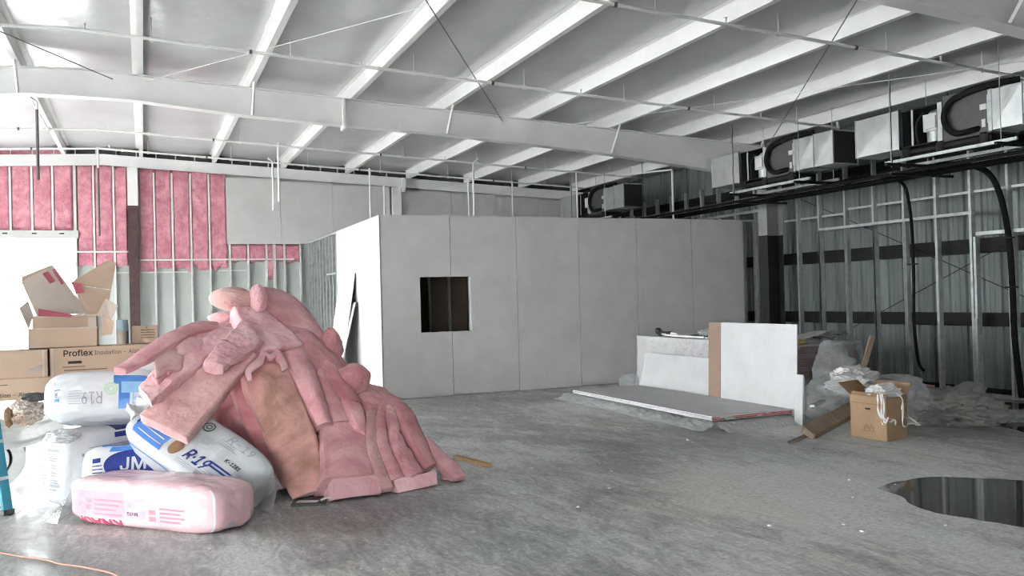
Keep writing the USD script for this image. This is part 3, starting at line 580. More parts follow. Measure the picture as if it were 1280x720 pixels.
part('back_layer', obb(V(7.332, 8.338, .30), *frame((.05, 0, 1), (-1, .14, 0)), .60, .16, .014, .002), M_GYP, t)

# three boards lying on the floor on film
t = thing('floor_boards', 'low flat stack of three white drywall boards with red taped ends lying on plastic', 'drywall boards', (6.9, 10.5, 0))
for k in range(3):
    z0 = .085 + .019 * k; o = (.004, -.003, .002)[k]
    part('board', obb(V(6.885 + o, 10.515 - o, z0 + .009), V(1, 0, 0), V(0, 1, 0), V(0, 0, 1), 1.215, 3.66, .0175, .002), M_GYPW, t)
    for (a, b) in ((6.285, 6.46), (6.62, 6.95), (7.02, 7.48)) if k != 1 else ((6.285, 6.40), (6.60, 7.1), (7.14, 7.48)):
        if k < 2: part('edge_tape', box(a + o, b + o, 8.678 - o, 8.686 - o, z0 + .010, z0 + .0215), M_RED, t)
for y in (9.0, 10.1, 11.2, 12.1): part('batten', box(6.42, 7.45, y - .045, y + .045, .0, .085), M_WOOD, t)
def bunch(x0, x1, y0, y1, hmax, seed, nu=26, nv=110, along='y'):
    """Film bunched along a board edge: many upright folds that rise from the floor to just under the board."""
    def f(a, b):
        s_ = b if along == 'y' else a; t_ = a if along == 'y' else b
        k = meshkit.fbm(np.stack([s_ * 13, t_ * 2, s_ * 0 + seed], -1), 3, seed); r_ = np.abs(meshkit.fbm(np.stack([s_ * 30, t_ * 6, s_ * 0 + seed], -1), 3, seed + 2) - .5) * 2
        x = x0 + a * (x1 - x0) - (.10 * (k - .4) * (1 - t_) if along == 'y' else 0); y = y0 + b * (y1 - y0) - (.16 * (k - .4) * (1 - t_) if along != 'y' else 0)
        return np.stack([x, y, np.clip(.005 + hmax * np.clip(t_ * 2.2, 0, 1) ** .8 * (.35 + .9 * k) - .05 * r_, .004, hmax)], -1)
    return grid(f, nu, nv)
single('plastic_sheet', 'crumpled plastic film bunched along the left edge of the low boards', 'plastic sheet', bunch(6.02, 6.46, 8.5, 12.5, .082, 31, 26, 150), M_FILMK, smooth=True)
single('plastic_sheet', 'bunched plastic film under the near taped end of the low boards', 'plastic sheet', bunch(6.22, 7.5, 8.30, 8.82, .082, 37, 70, 26, 'x'), M_FILMK, smooth=True)

# things on the tall stack
t = thing('power_tool', 'black and white screw gun lying on the left of the wrapped stack', 'tool', (8.0, 12.4, SZ))
q = V(7.93, 12.35, SZ + .065)
part('body', tube([q, q + (.05, -.28, .01)], .04, 10), M_TOOLB, t); part('grip', tube([q + (.0, -.02, 0), q + (.10, .05, .02)], .028, 8), M_TOOLB, t); part('nose', tube([q + (.05, -.28, .01), q + (.07, -.42, .0)], [.03, .014], 8), M_TOOLW, t); part('motor', trimesh.creation.icosphere(2, .055).apply_translation(q + (0, .03, .045)), M_TOOLB, t, smooth=True)
t = thing('long_level', 'long white and black drywall square lying across the wrapped stack', 'tool', (8.0, 11.7, SZ))
part('blade', obb(V(7.92, 11.62, SZ + .05), unit((.06, 1, 0)), unit((1, -.06, 0)), V(0, 0, 1), 1.25, .07, .03, .002), M_TOOLW, t); part('head', obb(V(7.91, 11.15, SZ + .070), unit((.06, 1, 0)), unit((1, -.06, 0)), V(0, 0, 1), .46, .10, .022, .004), M_TOOLB, t)
part('end_cap', obb(V(7.95, 12.20, SZ + .065), unit((.06, 1, 0)), unit((1, -.06, 0)), V(0, 0, 1), .10, .10, .02, .004), M_TOOLW, t)
single('plastic_wad', 'bunched clear plastic wad on the stack behind the upright board', 'plastic wad', blob((8.05, 10.75, SZ + .09), (.24, .62, .13), 41, .25, 4, 4, True, SZ), M_FILM, smooth=True)
t = thing('paper_sheets', 'loose papers lying on the near end of the wrapped stack', 'papers', (8.3, 9.3, SZ))
for k in range(4):
    part('sheet', crumple(lambda a, b, k=k: np.stack([8.0 + .14 * k + a * .5 + b * .08, 9.2 + b * .4 - a * .05, SZ + .035 + .025 * k + .22 * a * (1 - a) + 0 * a], -1), 14, 10, .02, 6, 50 + k), M_PAPER, t, smooth=True)
part('glove', blob((8.16, 9.26, SZ + .04), (.09, .05, .03), 57, .2, 4, 3, True, SZ), M_YEL, t, 'yellow rubber scrap')

# cardboard box with paper strips
t = thing('cardboard_box', 'open brown cardboard box stuffed with torn paper strips at the right', 'box', (7.40, 7.18, 0))
ca, cb, cc = V(7.205, 7.395, 0), V(7.225, 6.91, 0), V(7.585, 6.975, 0); cd = ca + cc - cb; hb = .46; th = .006
for a, b in ((ca, cb), (cb, cc), (cc, cd), (cd, ca)):
    uu = unit(b - a); ww = np.cross(uu, (0, 0, 1)); part('side', obb((a + b) / 2 + V(0, 0, hb / 2 + .004) - ww * 0, uu, V(0, 0, 1), ww, np.linalg.norm(b - a), hb, th), M_CARD, t)
part('bottom', obb((ca + cc) / 2 + V(0, 0, .008), unit(cb - ca), unit(cc - cb), np.cross(unit(cb - ca), unit(cc - cb)), .47, .35, .006), M_CARD, t)
for a, b, tilt, ln in ((cd, ca, .9, .20), (ca, cb, -.5, .05), (cc, cd, .5, .16)):
    uu = unit(b - a); ww = np.cross(uu, (0, 0, 1)); d = unit(ww * tilt + V(0, 0, .75)); part('flap', obb((a + b) / 2 + V(0, 0, hb) + d * ln / 2, uu, d, np.cross(uu, d), np.linalg.norm(b - a) - .01, ln, .005), M_CARDD, t)
uu = unit(cb - ca); ww = np.cross(uu, (0, 0, 1)); fc = (ca + cb) / 2 + ww * .004
part('tape', obb(fc + V(0, 0, .385) , uu, V(0, 0, 1), ww, .47, .012, .002), M_CARDD, t)
part('hand_hole', obb(fc + uu * .0 + V(0, 0, .33), uu, V(0, 0, 1), ww, .07, .018, .003), M_INK, t)
pr = [obb(fc + uu * (-.05 + .03 * i) + V(0, 0, .12 + .02 * (i % 2)), uu, V(0, 0, 1), ww, .022, .05, .003) for i in range(5)] + [obb(fc + uu * .0 + V(0, 0, .09), uu, V(0, 0, 1), ww, .2, .008, .003)]
part('stamp_print', cat(pr), M_CARDD, t, 'faded printed stamp')
rs = random.Random(11)
def strip(P, wd, m, parent, seed):
    P = smoothline(P, 26); r_ = random.Random(seed); d = np.array([[.5 * math.sin(.9 * i + seed), .8, .5 * math.cos(.8 * i)] for i in range(26)]); d /= np.linalg.norm(d, axis=1)[:, None]
    v = np.vstack([P + d * wd / 2, P - d * wd / 2]); f = []
    for i in range(25): f += [[i, i + 1, 27 + i], [i, 27 + i, 26 + i]]
    part('paper_strip', (v, np.array(f)), m, parent, smooth=True)
for k in range(7):
    e = cb + V(-.015 - .02 * rs.random(), -.03 - .02 * rs.random(), 0) if k < 4 else cb * .5 + cc * .5 + V(.02, -.05, 0)
    e = e + (ca - cb) * (.30 * rs.random() if k < 4 else 0); top = (ca + cc) / 2 + V(0, 0, hb + .02)
    strip([top, (top + e) / 2 + V(0, 0, hb * .62), e + V(0, -.01, hb - .01), e + V(-.02, -.03, .33 - .04 * k % .2), e + V(.02 + .05 * (k % 3), -.05, .18 + .03 * (k % 4)), e + V(.10 + .02 * k, -.06, .26 - .02 * k), e + V(.17, -.02, .10 + .03 * (k % 3))][: 5 + k % 3], .022, M_PAPER, t, k)
part('crumpled_paper', blob((7.42, 7.14, hb + .03), (.20, .17, .10), 61, .35, 4, 4, False), M_PAPER, t, smooth=False)
# sticks and planks
single('wood_stick', 'upright wooden stick leaning out of the rubbish behind the cardboard box', 'stick', obb(V(7.95, 7.93, .69), unit((.21, -.05, .62)), unit((.9, -.3, -.3)), unit(np.cross((.21, -.05, .62), (.9, -.3, -.3))), .78, .062, .03, .003), M_WOOD)
single('lumber_block', 'thick rough lumber plank lying on the floor left of the cardboard box', 'lumber', obb(V(7.14, 7.62, .15), *frame(V(7.62, 7.72, .24) - V(6.78, 7.52, .06), (-.25, -.55, .75)), .92, .17, .085, .006), M_WOOD)
t = thing('metal_channel', 'short galvanised channel poking out of the rubbish above the lumber plank', 'metal channel', (7.2, 7.9, .3))
part('channel', obb(V(7.25, 7.95, .305), *frame((.80, .55, .0), (0, 0, 1)), .55, .06, .025), M_STUD, t)
single('lath_strip', 'thin pale wood lath lying flat on the floor in front of the lumber plank', 'lath', obb(V(6.62, 7.55, .012), *frame((.55, .32, 0), (0, 0, 1)), .66, .045, .02, .003), M_WOOD)
single('scrap_board', 'pinkish scrap board lying over the rubbish behind the box', 'board', obb(V(8.55, 8.05, .46), *frame((.75, -.35, -.13), (.1, .3, 1)), .95, .16, .025, .003), M_DUSTWOOD)
# plastic bags
single('plastic_bag', 'big clear crumpled plastic bag left of the cardboard box in front of the stack', 'plastic bag', blob((7.95, 8.45, .22), (.36, .42, .32), 71, .26, 3.2, 5), M_FILM, smooth=True)
single('plastic_bag', 'tall wisp of clear plastic rising above the rubbish heap', 'plastic bag', blob((7.86, 8.32, .62), (.22, .24, .32), 73, .42, 3.4, 5, False), M_FILMC, smooth=True)
single('plastic_bag', 'white glossy plastic bunched on top of the heap behind the box', 'plastic bag', blob((7.80, 7.92, .52), (.34, .30, .19), 75, .42, 3.6, 5, False), M_FILMW, smooth=True)
single('plastic_bag', 'clear plastic bag slumping behind the right side of the box', 'plastic bag', blob((8.30, 7.80, .26), (.50, .36, .33), 77, .30, 3.2, 5), M_FILM, smooth=True)
single('rubble_bag', 'dusty plastic tarp heaped with scraps right of the box near the puddle', 'tarp', blob((8.95, 7.55, .10), (.68, .50, .32), 79, .42, 4.6, 5), film('dusty_film', (.33, .32, .29), .25, rough=.5), smooth=True)
single('plastic_sheet', 'thin plastic tail spread on the floor at the right end of the tarp', 'plastic sheet', blob((9.75, 7.35, .02), (.50, .25, .07), 83, .4, 4, 4), M_FILM, smooth=True)
t = thing('scrap_sticks', 'small wood scraps lying on the dusty tarp', 'scraps', (8.9, 7.4, .2))
for k, (x, y, z, a, L) in enumerate(((8.75, 7.28, .24, .2, .32), (8.95, 7.20, .20, -.3, .26), (9.15, 7.45, .26, .6, .22), (8.6, 7.5, .30, 1.2, .2))):
    part('scrap', obb(V(x, y, z), *frame((math.cos(a), math.sin(a), .05), (0, 0, 1)), L, .04, .015, .003), M_WOOD, t)

# puddles
def puddle(label, P, seed):
    P = np.array(P + P[:1], float); c = smoothline(P, 160)[:-1, :2]; nrm = c - c.mean(0)
    k = 1 + .07 * (meshkit.fbm(np.c_[c * 3.5, np.full(len(c), seed)], 4, seed) - .5) * 2
    c = c.mean(0) + nrm * k[:, None]
    single('puddle', label, 'puddle', trimesh.creation.extrude_polygon(sg.Polygon(c).buffer(0), .0035, engine='earcut'), M_WET)
puddle('wide shallow puddle on the concrete at the lower right', [(5.477, 5.395, 0.000), (5.838, 5.468, 0.000), (6.220, 5.470, 0.000), (6.502, 5.230, 0.000), (6.749, 4.942, 0.000), (6.793, 4.446, 0.000), (6.103, 3.891, 0.000), (5.357, 3.719, -0.000), (5.397, 4.020, 0.000), (5.331, 4.317, 0.000), (5.250, 4.592, 0.000), (5.303, 4.838, 0.000), (5.454, 5.081, 0.000)], 4)
puddle('puddle along the foot of the right stud wall at the frame edge', [(10.9, 8.85), (10.2, 8.7), (9.6, 8.0), (9.15, 7.2), (8.95, 6.3), (9.8, 5.6), (10.8, 6.0), (11.2, 7.4)], 9)

# ------------------------------------------------------------------ left: heap of pink batts
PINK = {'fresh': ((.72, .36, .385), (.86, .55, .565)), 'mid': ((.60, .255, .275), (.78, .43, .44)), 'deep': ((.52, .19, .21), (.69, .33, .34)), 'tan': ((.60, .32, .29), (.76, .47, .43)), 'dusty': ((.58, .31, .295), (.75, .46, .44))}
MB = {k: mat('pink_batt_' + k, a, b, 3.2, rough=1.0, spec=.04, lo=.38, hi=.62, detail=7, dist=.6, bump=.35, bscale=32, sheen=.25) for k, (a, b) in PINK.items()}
MB['stain'] = mat('pink_batt_stained', (.43, .23, .18), (.74, .39, .355), 2.9, rough=1.0, spec=.04, lo=.38, hi=.56, detail=7, dist=.6, bump=.35, bscale=32, sheen=.25)
def batt(label, A, B, th=.13, m='mid', seed=1, nl=72, nw=26, fuzz=.007, crown=.012, rag=.02, ends=(1, 1), up=None, smoothness=True):
    """A bent insulation batt: its face runs between the edge curves A and B; the body lies th behind the face."""
    a, b = smoothline(A, nl), smoothline(B, nl); c = (a + b) / 2
    T = np.gradient(c, axis=0); W = b - a; N = np.cross(T, W); N /= np.maximum(np.linalg.norm(N, axis=1), 1e-9)[:, None]
    view = c - V(0, 0, 1.64); N[(N * view).sum(1) > 0] *= -1        # faces the open hall
    for _ in range(6): N[1:-1] = (N[:-2] + N[1:-1] * 2 + N[2:]) / 4
    N /= np.linalg.norm(N, axis=1)[:, None]
    th_ = th; ne = 9
    prof = [(s, 1.0) for s in np.linspace(.03, .97, nw)] + [(1, q) for q in np.linspace(.86, .14, ne)] + [(s, 0.0) for s in np.linspace(.97, .03, nw)] + [(0, q) for q in np.linspace(.14, .86, ne)]
    k = len(prof); P = np.array(prof); rings = []
    Tn = T / np.maximum(np.linalg.norm(T, axis=1), 1e-9)[:, None]
    # extra rings close the ends with a little rounding
    idx = [0, 0] + list(range(nl)) + [nl - 1, nl - 1]; shrink = [.35, .9] + [1.0] * nl + [.9, .35]; push = [-.006, -.004] + [0] * nl + [.004, .006]
    for i, sh, pu in zip(idx, shrink, push):
        s = .5 + (P[:, 0] - .5) * sh if sh < .95 else P[:, 0]; d = .5 + (P[:, 1] - .5) * sh if sh < .95 else P[:, 1]
        cr = crown * np.sin(np.pi * np.clip(s, 0, 1)) * (2 * d - 1)
        rings.append(a[i] + s[:, None] * W[i] + ((d - 1) * th_ + cr)[:, None] * N[i] + pu * Tn[i])
    v = np.vstack(rings); nr = len(rings); F = []
    i0 = np.arange(nr - 1)[:, None] * k; j = np.arange(k); jn = (j + 1) % k
    q = np.stack([i0 + j, i0 + jn, i0 + k + jn, i0 + k + j], -1).reshape(-1, 4)
    F = [q[:, [0, 1, 2]], q[:, [0, 2, 3]]]
    v = np.vstack([v, rings[0].mean(0), rings[-1].mean(0)]); e = (nr - 1) * k
    F += [np.stack([np.full(k, nr * k), jn, j], -1), np.stack([np.full(k, nr * k + 1), e + j, e + jn], -1)]
    mm = trimesh.Trimesh(v, np.vstack(F), process=False)
    if mm.volume < 0: mm.invert()
    n = mm.vertex_normals
    g = (meshkit.fbm(v * 9 + seed, 4, seed) - .5) * 2 * fuzz * 1.3 + (meshkit.fbm(v * 30 + seed, 3, seed + 4) - .5) * 2 * fuzz * .5 + (meshkit.fbm(v * 2.4 + seed, 2, seed + 8) - .5) * 2 * rag
    mm.vertices = np.maximum(v + n * g[:, None], [-99, -99, .006])
    single('insulation_batt', label, 'insulation batt', mm, MB[m], smooth=48)
def lump(label, c, r, m, seed, amp=.3, sc=2.0, axes=None, sub=5):
    mm = trimesh.creation.icosphere(sub, 1.0); v = mm.vertices.copy()
    q = meshkit.fbm(v * sc * .5 + seed * 3.1, 3, seed); rd = np.abs(meshkit.fbm(v * sc + seed, 4, seed + 9) - .5) * 2; fz = meshkit.fbm(v * 9 + seed, 3, seed + 3) - .5
    v = v * (1 + amp * (q - .5) * 2 - amp * .5 * rd + .06 * fz)[:, None] * np.asarray(r)
    if axes is not None: v = v @ np.array(frame(*axes))
    mm.vertices = np.maximum(v + np.asarray(c), [-99, -99, .006])
    single('insulation_batt', label, 'insulation batt', mm, MB[m], smooth=True)

# hidden heart of the heap, which carries the batts on top
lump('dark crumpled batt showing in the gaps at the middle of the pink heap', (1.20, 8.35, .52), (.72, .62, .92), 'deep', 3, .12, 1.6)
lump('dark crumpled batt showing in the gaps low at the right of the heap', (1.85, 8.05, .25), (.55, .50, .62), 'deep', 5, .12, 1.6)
# upper pieces
batt('dark dome-like batt arching over the top right of the heap', [(1.050, 8.315, 1.516), (1.188, 8.273, 1.452), (1.337, 8.211, 1.359), (1.477, 8.107, 1.208)], [(1.036, 8.632, 1.806), (1.243, 8.712, 1.773), (1.445, 8.648, 1.626), (1.639, 8.390, 1.311)], .15, 'mid', 11, crown=.06)
lump('pale rounded batt end standing up at the very top of the heap', (0.990, 8.329, 1.682), (.085, .12, .145), 'fresh', 13, .14, 2.0)
lump('lumpy orange pink roll end sticking out at the top left of the heap', (0.760, 8.379, 1.688), (.21, .15, .115), 'tan', 15, .2, 1.5)
lump('small pale lump left of the heap top just under the roll end', (0.660, 8.404, 1.513), (.115, .10, .06), 'fresh', 17, .25)
batt('pale torn fuzzy batt spilling down the middle of the heap top', [(0.762, 8.257, 1.614), (0.806, 8.164, 1.482), (0.874, 8.050, 1.353), (0.925, 7.926, 1.213)], [(0.959, 8.378, 1.638), (1.119, 8.286, 1.544), (1.228, 8.162, 1.409), (1.321, 8.038, 1.262)], .16, 'fresh', 19, fuzz=.016, rag=.05)
batt('batt end with a pale cut face at the right shoulder of the heap', [(1.325, 8.149, 1.302), (1.398, 8.076, 1.198), (1.478, 8.004, 1.110)], [(1.515, 8.292, 1.395), (1.589, 8.219, 1.288), (1.630, 8.136, 1.169)], .14, 'dusty', 21)
lump('reddish crumpled batt at the right shoulder of the heap', (1.635, 8.228, 1.225), (.10, .12, .17), 'deep', 23, .3)
lump('rounded batt roll end bulging out at the right side of the heap', (1.763, 7.949, 0.906), (.17, .16, .155), 'deep', 25, .2, 2.4)
# long arm to the left
batt('long thin batt reaching left over the bags with its dark edge showing', [(-0.225, 7.487, 1.171), (-0.021, 7.657, 1.298), (0.166, 7.811, 1.416), (0.403, 7.984, 1.499), (0.607, 8.084, 1.491)], [(-0.127, 7.452, 1.149), (0.061, 7.555, 1.235), (0.210, 7.673, 1.320), (0.407, 7.851, 1.406), (0.613, 7.992, 1.436)], .06, 'mid', 27, nw=14)
batt('pale crumpled batt scrap tucked under the long left arm', [(0.271, 7.839, 1.344), (0.358, 7.920, 1.378), (0.456, 7.949, 1.346)], [(0.251, 7.680, 1.225), (0.348, 7.746, 1.263), (0.451, 7.781, 1.237)], .09, 'fresh', 29, nl=40, nw=16, rag=.05)
batt('dull pink batt scrap wedged below the left arm beside the bags', [(0.118, 7.726, 1.262), (0.199, 7.767, 1.283), (0.275, 7.796, 1.265)], [(0.094, 7.531, 1.106), (0.186, 7.592, 1.148), (0.278, 7.622, 1.128)], .10, 'dusty', 30, nl=40, nw=16, rag=.05)
batt('narrow batt strip lying along the upper left of the heap', [(0.152, 7.664, 1.185), (0.354, 7.858, 1.312), (0.535, 8.021, 1.410), (0.718, 8.113, 1.472)], [(0.190, 7.571, 1.097), (0.372, 7.755, 1.208), (0.564, 7.908, 1.315), (0.735, 8.021, 1.402)], .10, 'mid', 31, nw=14)
batt('pale strip of batt tucked between the long left arm and the narrow strip', [(0.262, 7.777, 1.293), (0.409, 7.910, 1.377), (0.564, 8.052, 1.450), (0.695, 8.154, 1.501)], [(0.282, 7.695, 1.216), (0.429, 7.828, 1.297), (0.585, 7.991, 1.395), (0.717, 8.103, 1.458)], .09, 'fresh', 81, nw=14)
batt('dark creased strip of batt under the pale folded flap at the left', [(0.058, 7.610, 1.076), (0.221, 7.734, 1.190), (0.405, 7.857, 1.283), (0.571, 7.990, 1.367)], [(0.104, 7.558, 1.026), (0.267, 7.672, 1.125), (0.451, 7.796, 1.229), (0.620, 7.939, 1.325)], .09, 'deep', 83, nw=14)
batt('fuzzy batt sloping down left just above the widest front batt', [(-0.056, 7.568, 1.009), (0.121, 7.692, 1.145), (0.366, 7.848, 1.299), (0.646, 8.063, 1.461)], [(0.047, 7.444, 0.887), (0.250, 7.579, 1.041), (0.485, 7.725, 1.204), (0.759, 7.981, 1.402)], .11, 'fresh', 33, fuzz=.02)
batt('widest front batt sliding down left across the printed bag', [(-0.049, 7.586, 0.783), (0.148, 7.702, 0.952), (0.372, 7.758, 1.161), (0.661, 7.932, 1.421)], [(0.296, 7.290, 0.602), (0.484, 7.461, 0.776), (0.673, 7.578, 0.975), (0.901, 7.725, 1.197)], .10, 'dusty', 35, nl=84, nw=34, crown=.006, rag=.010)
batt('pale folded batt flap lying across the top of the widest front batt', [(0.459, 7.524, 1.177), (0.544, 7.647, 1.272), (0.709, 7.872, 1.421), (0.804, 8.004, 1.513)], [(0.604, 7.478, 1.139), (0.728, 7.575, 1.200), (0.857, 7.676, 1.242), (0.969, 7.819, 1.314)], .10, 'fresh', 37, fuzz=.02, rag=.03)
# centre
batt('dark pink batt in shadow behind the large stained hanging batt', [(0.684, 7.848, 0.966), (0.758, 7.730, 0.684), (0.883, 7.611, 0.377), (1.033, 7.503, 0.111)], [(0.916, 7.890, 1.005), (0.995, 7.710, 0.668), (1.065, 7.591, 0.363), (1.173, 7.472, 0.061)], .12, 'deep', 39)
batt('large orange stained batt hanging down the front of the heap', [(0.761, 7.801, 1.062), (0.819, 7.654, 0.824), (0.920, 7.570, 0.522), (1.004, 7.456, 0.243), (1.096, 7.324, 0.013)], [(1.159, 7.843, 1.093), (1.253, 7.645, 0.836), (1.330, 7.466, 0.535), (1.358, 7.358, 0.278), (1.370, 7.272, 0.078)], .13, 'stain', 41, nl=84, nw=34, crown=.05)
batt('ruffled torn batt edge curled over the top of the stained hanging batt', [(0.797, 7.599, 0.993), (0.784, 7.641, 1.072), (0.834, 7.668, 1.128), (0.899, 7.710, 1.177), (0.941, 7.772, 1.241), (1.013, 7.761, 1.210), (1.082, 7.812, 1.246), (1.137, 7.775, 1.168), (1.158, 7.702, 1.074)], [(0.834, 7.579, 1.006), (0.832, 7.606, 1.064), (0.873, 7.617, 1.102), (0.930, 7.648, 1.138), (0.965, 7.700, 1.188), (1.009, 7.689, 1.159), (1.063, 7.735, 1.188), (1.093, 7.714, 1.132), (1.103, 7.656, 1.059)], .022, 'fresh', 43, nl=80, nw=8, fuzz=.007, rag=.015)
batt('batt draped from the top down past the stained batt on its right', [(1.086, 7.896, 1.193), (1.185, 7.751, 1.027), (1.277, 7.594, 0.798), (1.356, 7.488, 0.584)], [(1.369, 7.987, 1.218), (1.414, 7.791, 1.011), (1.464, 7.634, 0.781), (1.506, 7.518, 0.582)], .14, 'mid', 45, crown=.05)
batt('wide folded batt crossing the middle right of the heap', [(1.370, 8.004, 1.130), (1.416, 7.808, 0.924), (1.438, 7.652, 0.725), (1.444, 7.558, 0.582)], [(1.476, 8.034, 1.108), (1.564, 7.838, 0.898), (1.646, 7.703, 0.719), (1.723, 7.614, 0.574)], .14, 'mid', 47, crown=.04)
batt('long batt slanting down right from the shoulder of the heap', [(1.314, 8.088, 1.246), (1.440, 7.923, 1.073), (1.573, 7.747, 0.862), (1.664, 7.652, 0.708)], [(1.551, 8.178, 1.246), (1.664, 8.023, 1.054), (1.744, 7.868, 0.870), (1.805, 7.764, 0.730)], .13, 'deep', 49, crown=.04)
batt('small folded batt corner at the end of the slanting batt', [(1.608, 7.654, 0.769), (1.659, 7.571, 0.661), (1.707, 7.487, 0.528)], [(1.781, 7.663, 0.713), (1.790, 7.590, 0.621), (1.776, 7.485, 0.466)], .08, 'mid', 51, nl=30, nw=12)
# lower right blocks and fan
batt('square batt block facing forward at the lower middle of the heap', [(1.402, 7.553, 0.579), (1.371, 7.404, 0.458), (1.356, 7.269, 0.333), (1.329, 7.144, 0.199)], [(1.814, 7.634, 0.564), (1.788, 7.454, 0.414), (1.771, 7.309, 0.286), (1.766, 7.216, 0.180)], .30, 'mid', 53, crown=.012)
batt('lowest batt block on the floor under the square block', [(1.394, 7.179, 0.179), (1.385, 7.112, 0.107), (1.383, 7.074, 0.031)], [(1.830, 7.225, 0.158), (1.819, 7.163, 0.090), (1.816, 7.131, 0.029)], .34, 'fresh', 55, nl=30, crown=.01)
batt('first batt of the fan standing next to the square block', [(1.811, 7.671, 0.653), (1.767, 7.480, 0.461), (1.755, 7.304, 0.281), (1.818, 7.137, 0.061)], [(1.926, 7.722, 0.667), (1.881, 7.510, 0.447), (1.881, 7.334, 0.264), (1.927, 7.182, 0.061)], .30, 'dusty', 57, nw=14)
batt('second batt of the fan leaning right of the first', [(1.922, 7.732, 0.681), (1.887, 7.552, 0.511), (1.866, 7.402, 0.359), (1.909, 7.214, 0.111)], [(2.011, 7.762, 0.671), (1.984, 7.592, 0.498), (1.971, 7.448, 0.363), (2.036, 7.265, 0.116)], .30, 'mid', 59, nw=14)
batt('third batt of the fan with a ragged lower edge', [(2.026, 7.763, 0.685), (2.014, 7.618, 0.528), (1.995, 7.432, 0.342), (2.055, 7.234, 0.092)], [(2.112, 7.803, 0.674), (2.117, 7.668, 0.528), (2.131, 7.524, 0.373), (2.231, 7.336, 0.139)], .30, 'mid', 61, nw=14, fuzz=.02)
batt('outermost wide batt of the fan rolling over the right end of the heap', [(2.028, 7.824, 0.722), (2.136, 7.731, 0.607), (2.185, 7.554, 0.393), (2.267, 7.357, 0.145)], [(2.223, 8.090, 0.706), (2.329, 7.976, 0.572), (2.377, 7.740, 0.372), (2.409, 7.473, 0.147)], .20, 'deep', 63, crown=.04)
batt('top batt covering the upper right of the fan', [(1.813, 7.742, 0.674), (1.943, 7.784, 0.718), (2.053, 7.752, 0.669)], [(1.967, 8.121, 0.766), (2.128, 8.141, 0.753), (2.274, 8.104, 0.693)], .12, 'mid', 65, nl=40)
batt('batt block lying on the floor below the fan', [(1.941, 7.229, 0.098), (1.942, 7.187, 0.052), (1.950, 7.171, 0.006)], [(2.346, 7.306, 0.118), (2.340, 7.270, 0.076), (2.341, 7.253, 0.030)], .30, 'fresh', 67, nl=24, crown=.01)
batt('thin batt tail pointing right along the floor at the far end of the heap', [(2.337, 7.617, 0.276), (2.416, 7.494, 0.172), (2.477, 7.366, 0.094), (2.515, 7.304, 0.044)], [(2.407, 7.735, 0.363), (2.503, 7.612, 0.254), (2.590, 7.468, 0.152), (2.632, 7.335, 0.055)], .07, 'mid', 69, nl=40, nw=14)
lump('torn pink scrap on the floor at the end of the batt tail', V(2.55, 7.50, .02), (.10, .07, .02), 'fresh', 71, .4)

# ------------------------------------------------------------------ bags of insulation
M_BAGW = mat('white_bag_plastic', (.68, .70, .72), (.75, .765, .78), 3, rough=.28, bump=.25, bscale=11)
M_BAGG = mat('grey_white_bag_plastic', (.56, .58, .59), (.63, .65, .66), 3, rough=.30, bump=.25, bscale=11)
M_BLUE = mat('blue_print', (.075, .22, .60), (.10, .28, .68), 5, rough=.3, bump=.2, bscale=11)
M_NAVY = mat('navy_print', (.018, .035, .20), (.03, .05, .25), 6, rough=.3)
M_SKY = mat('pale_blue_print', (.26, .52, .82), (.34, .60, .86), 6, rough=.3)
M_GREYP = mat('grey_print', (.36, .38, .42), rough=.4)
M_GREEN = mat('green_ring_print', (.10, .17, .12), rough=.4)
M_LIME = mat('pale_green_print', (.52, .72, .50), rough=.4)
M_PINKB = mat('pink_fibre_in_bag', (.70, .43, .455), (.80, .57, .585), 4, rough=.16, bump=.4, bscale=16, detail=8)
M_PINKD = mat('dark_pink_print', (.50, .06, .13), rough=.35)
M_PINKL = mat('light_pink_print', (.55, .22, .29), rough=.35)
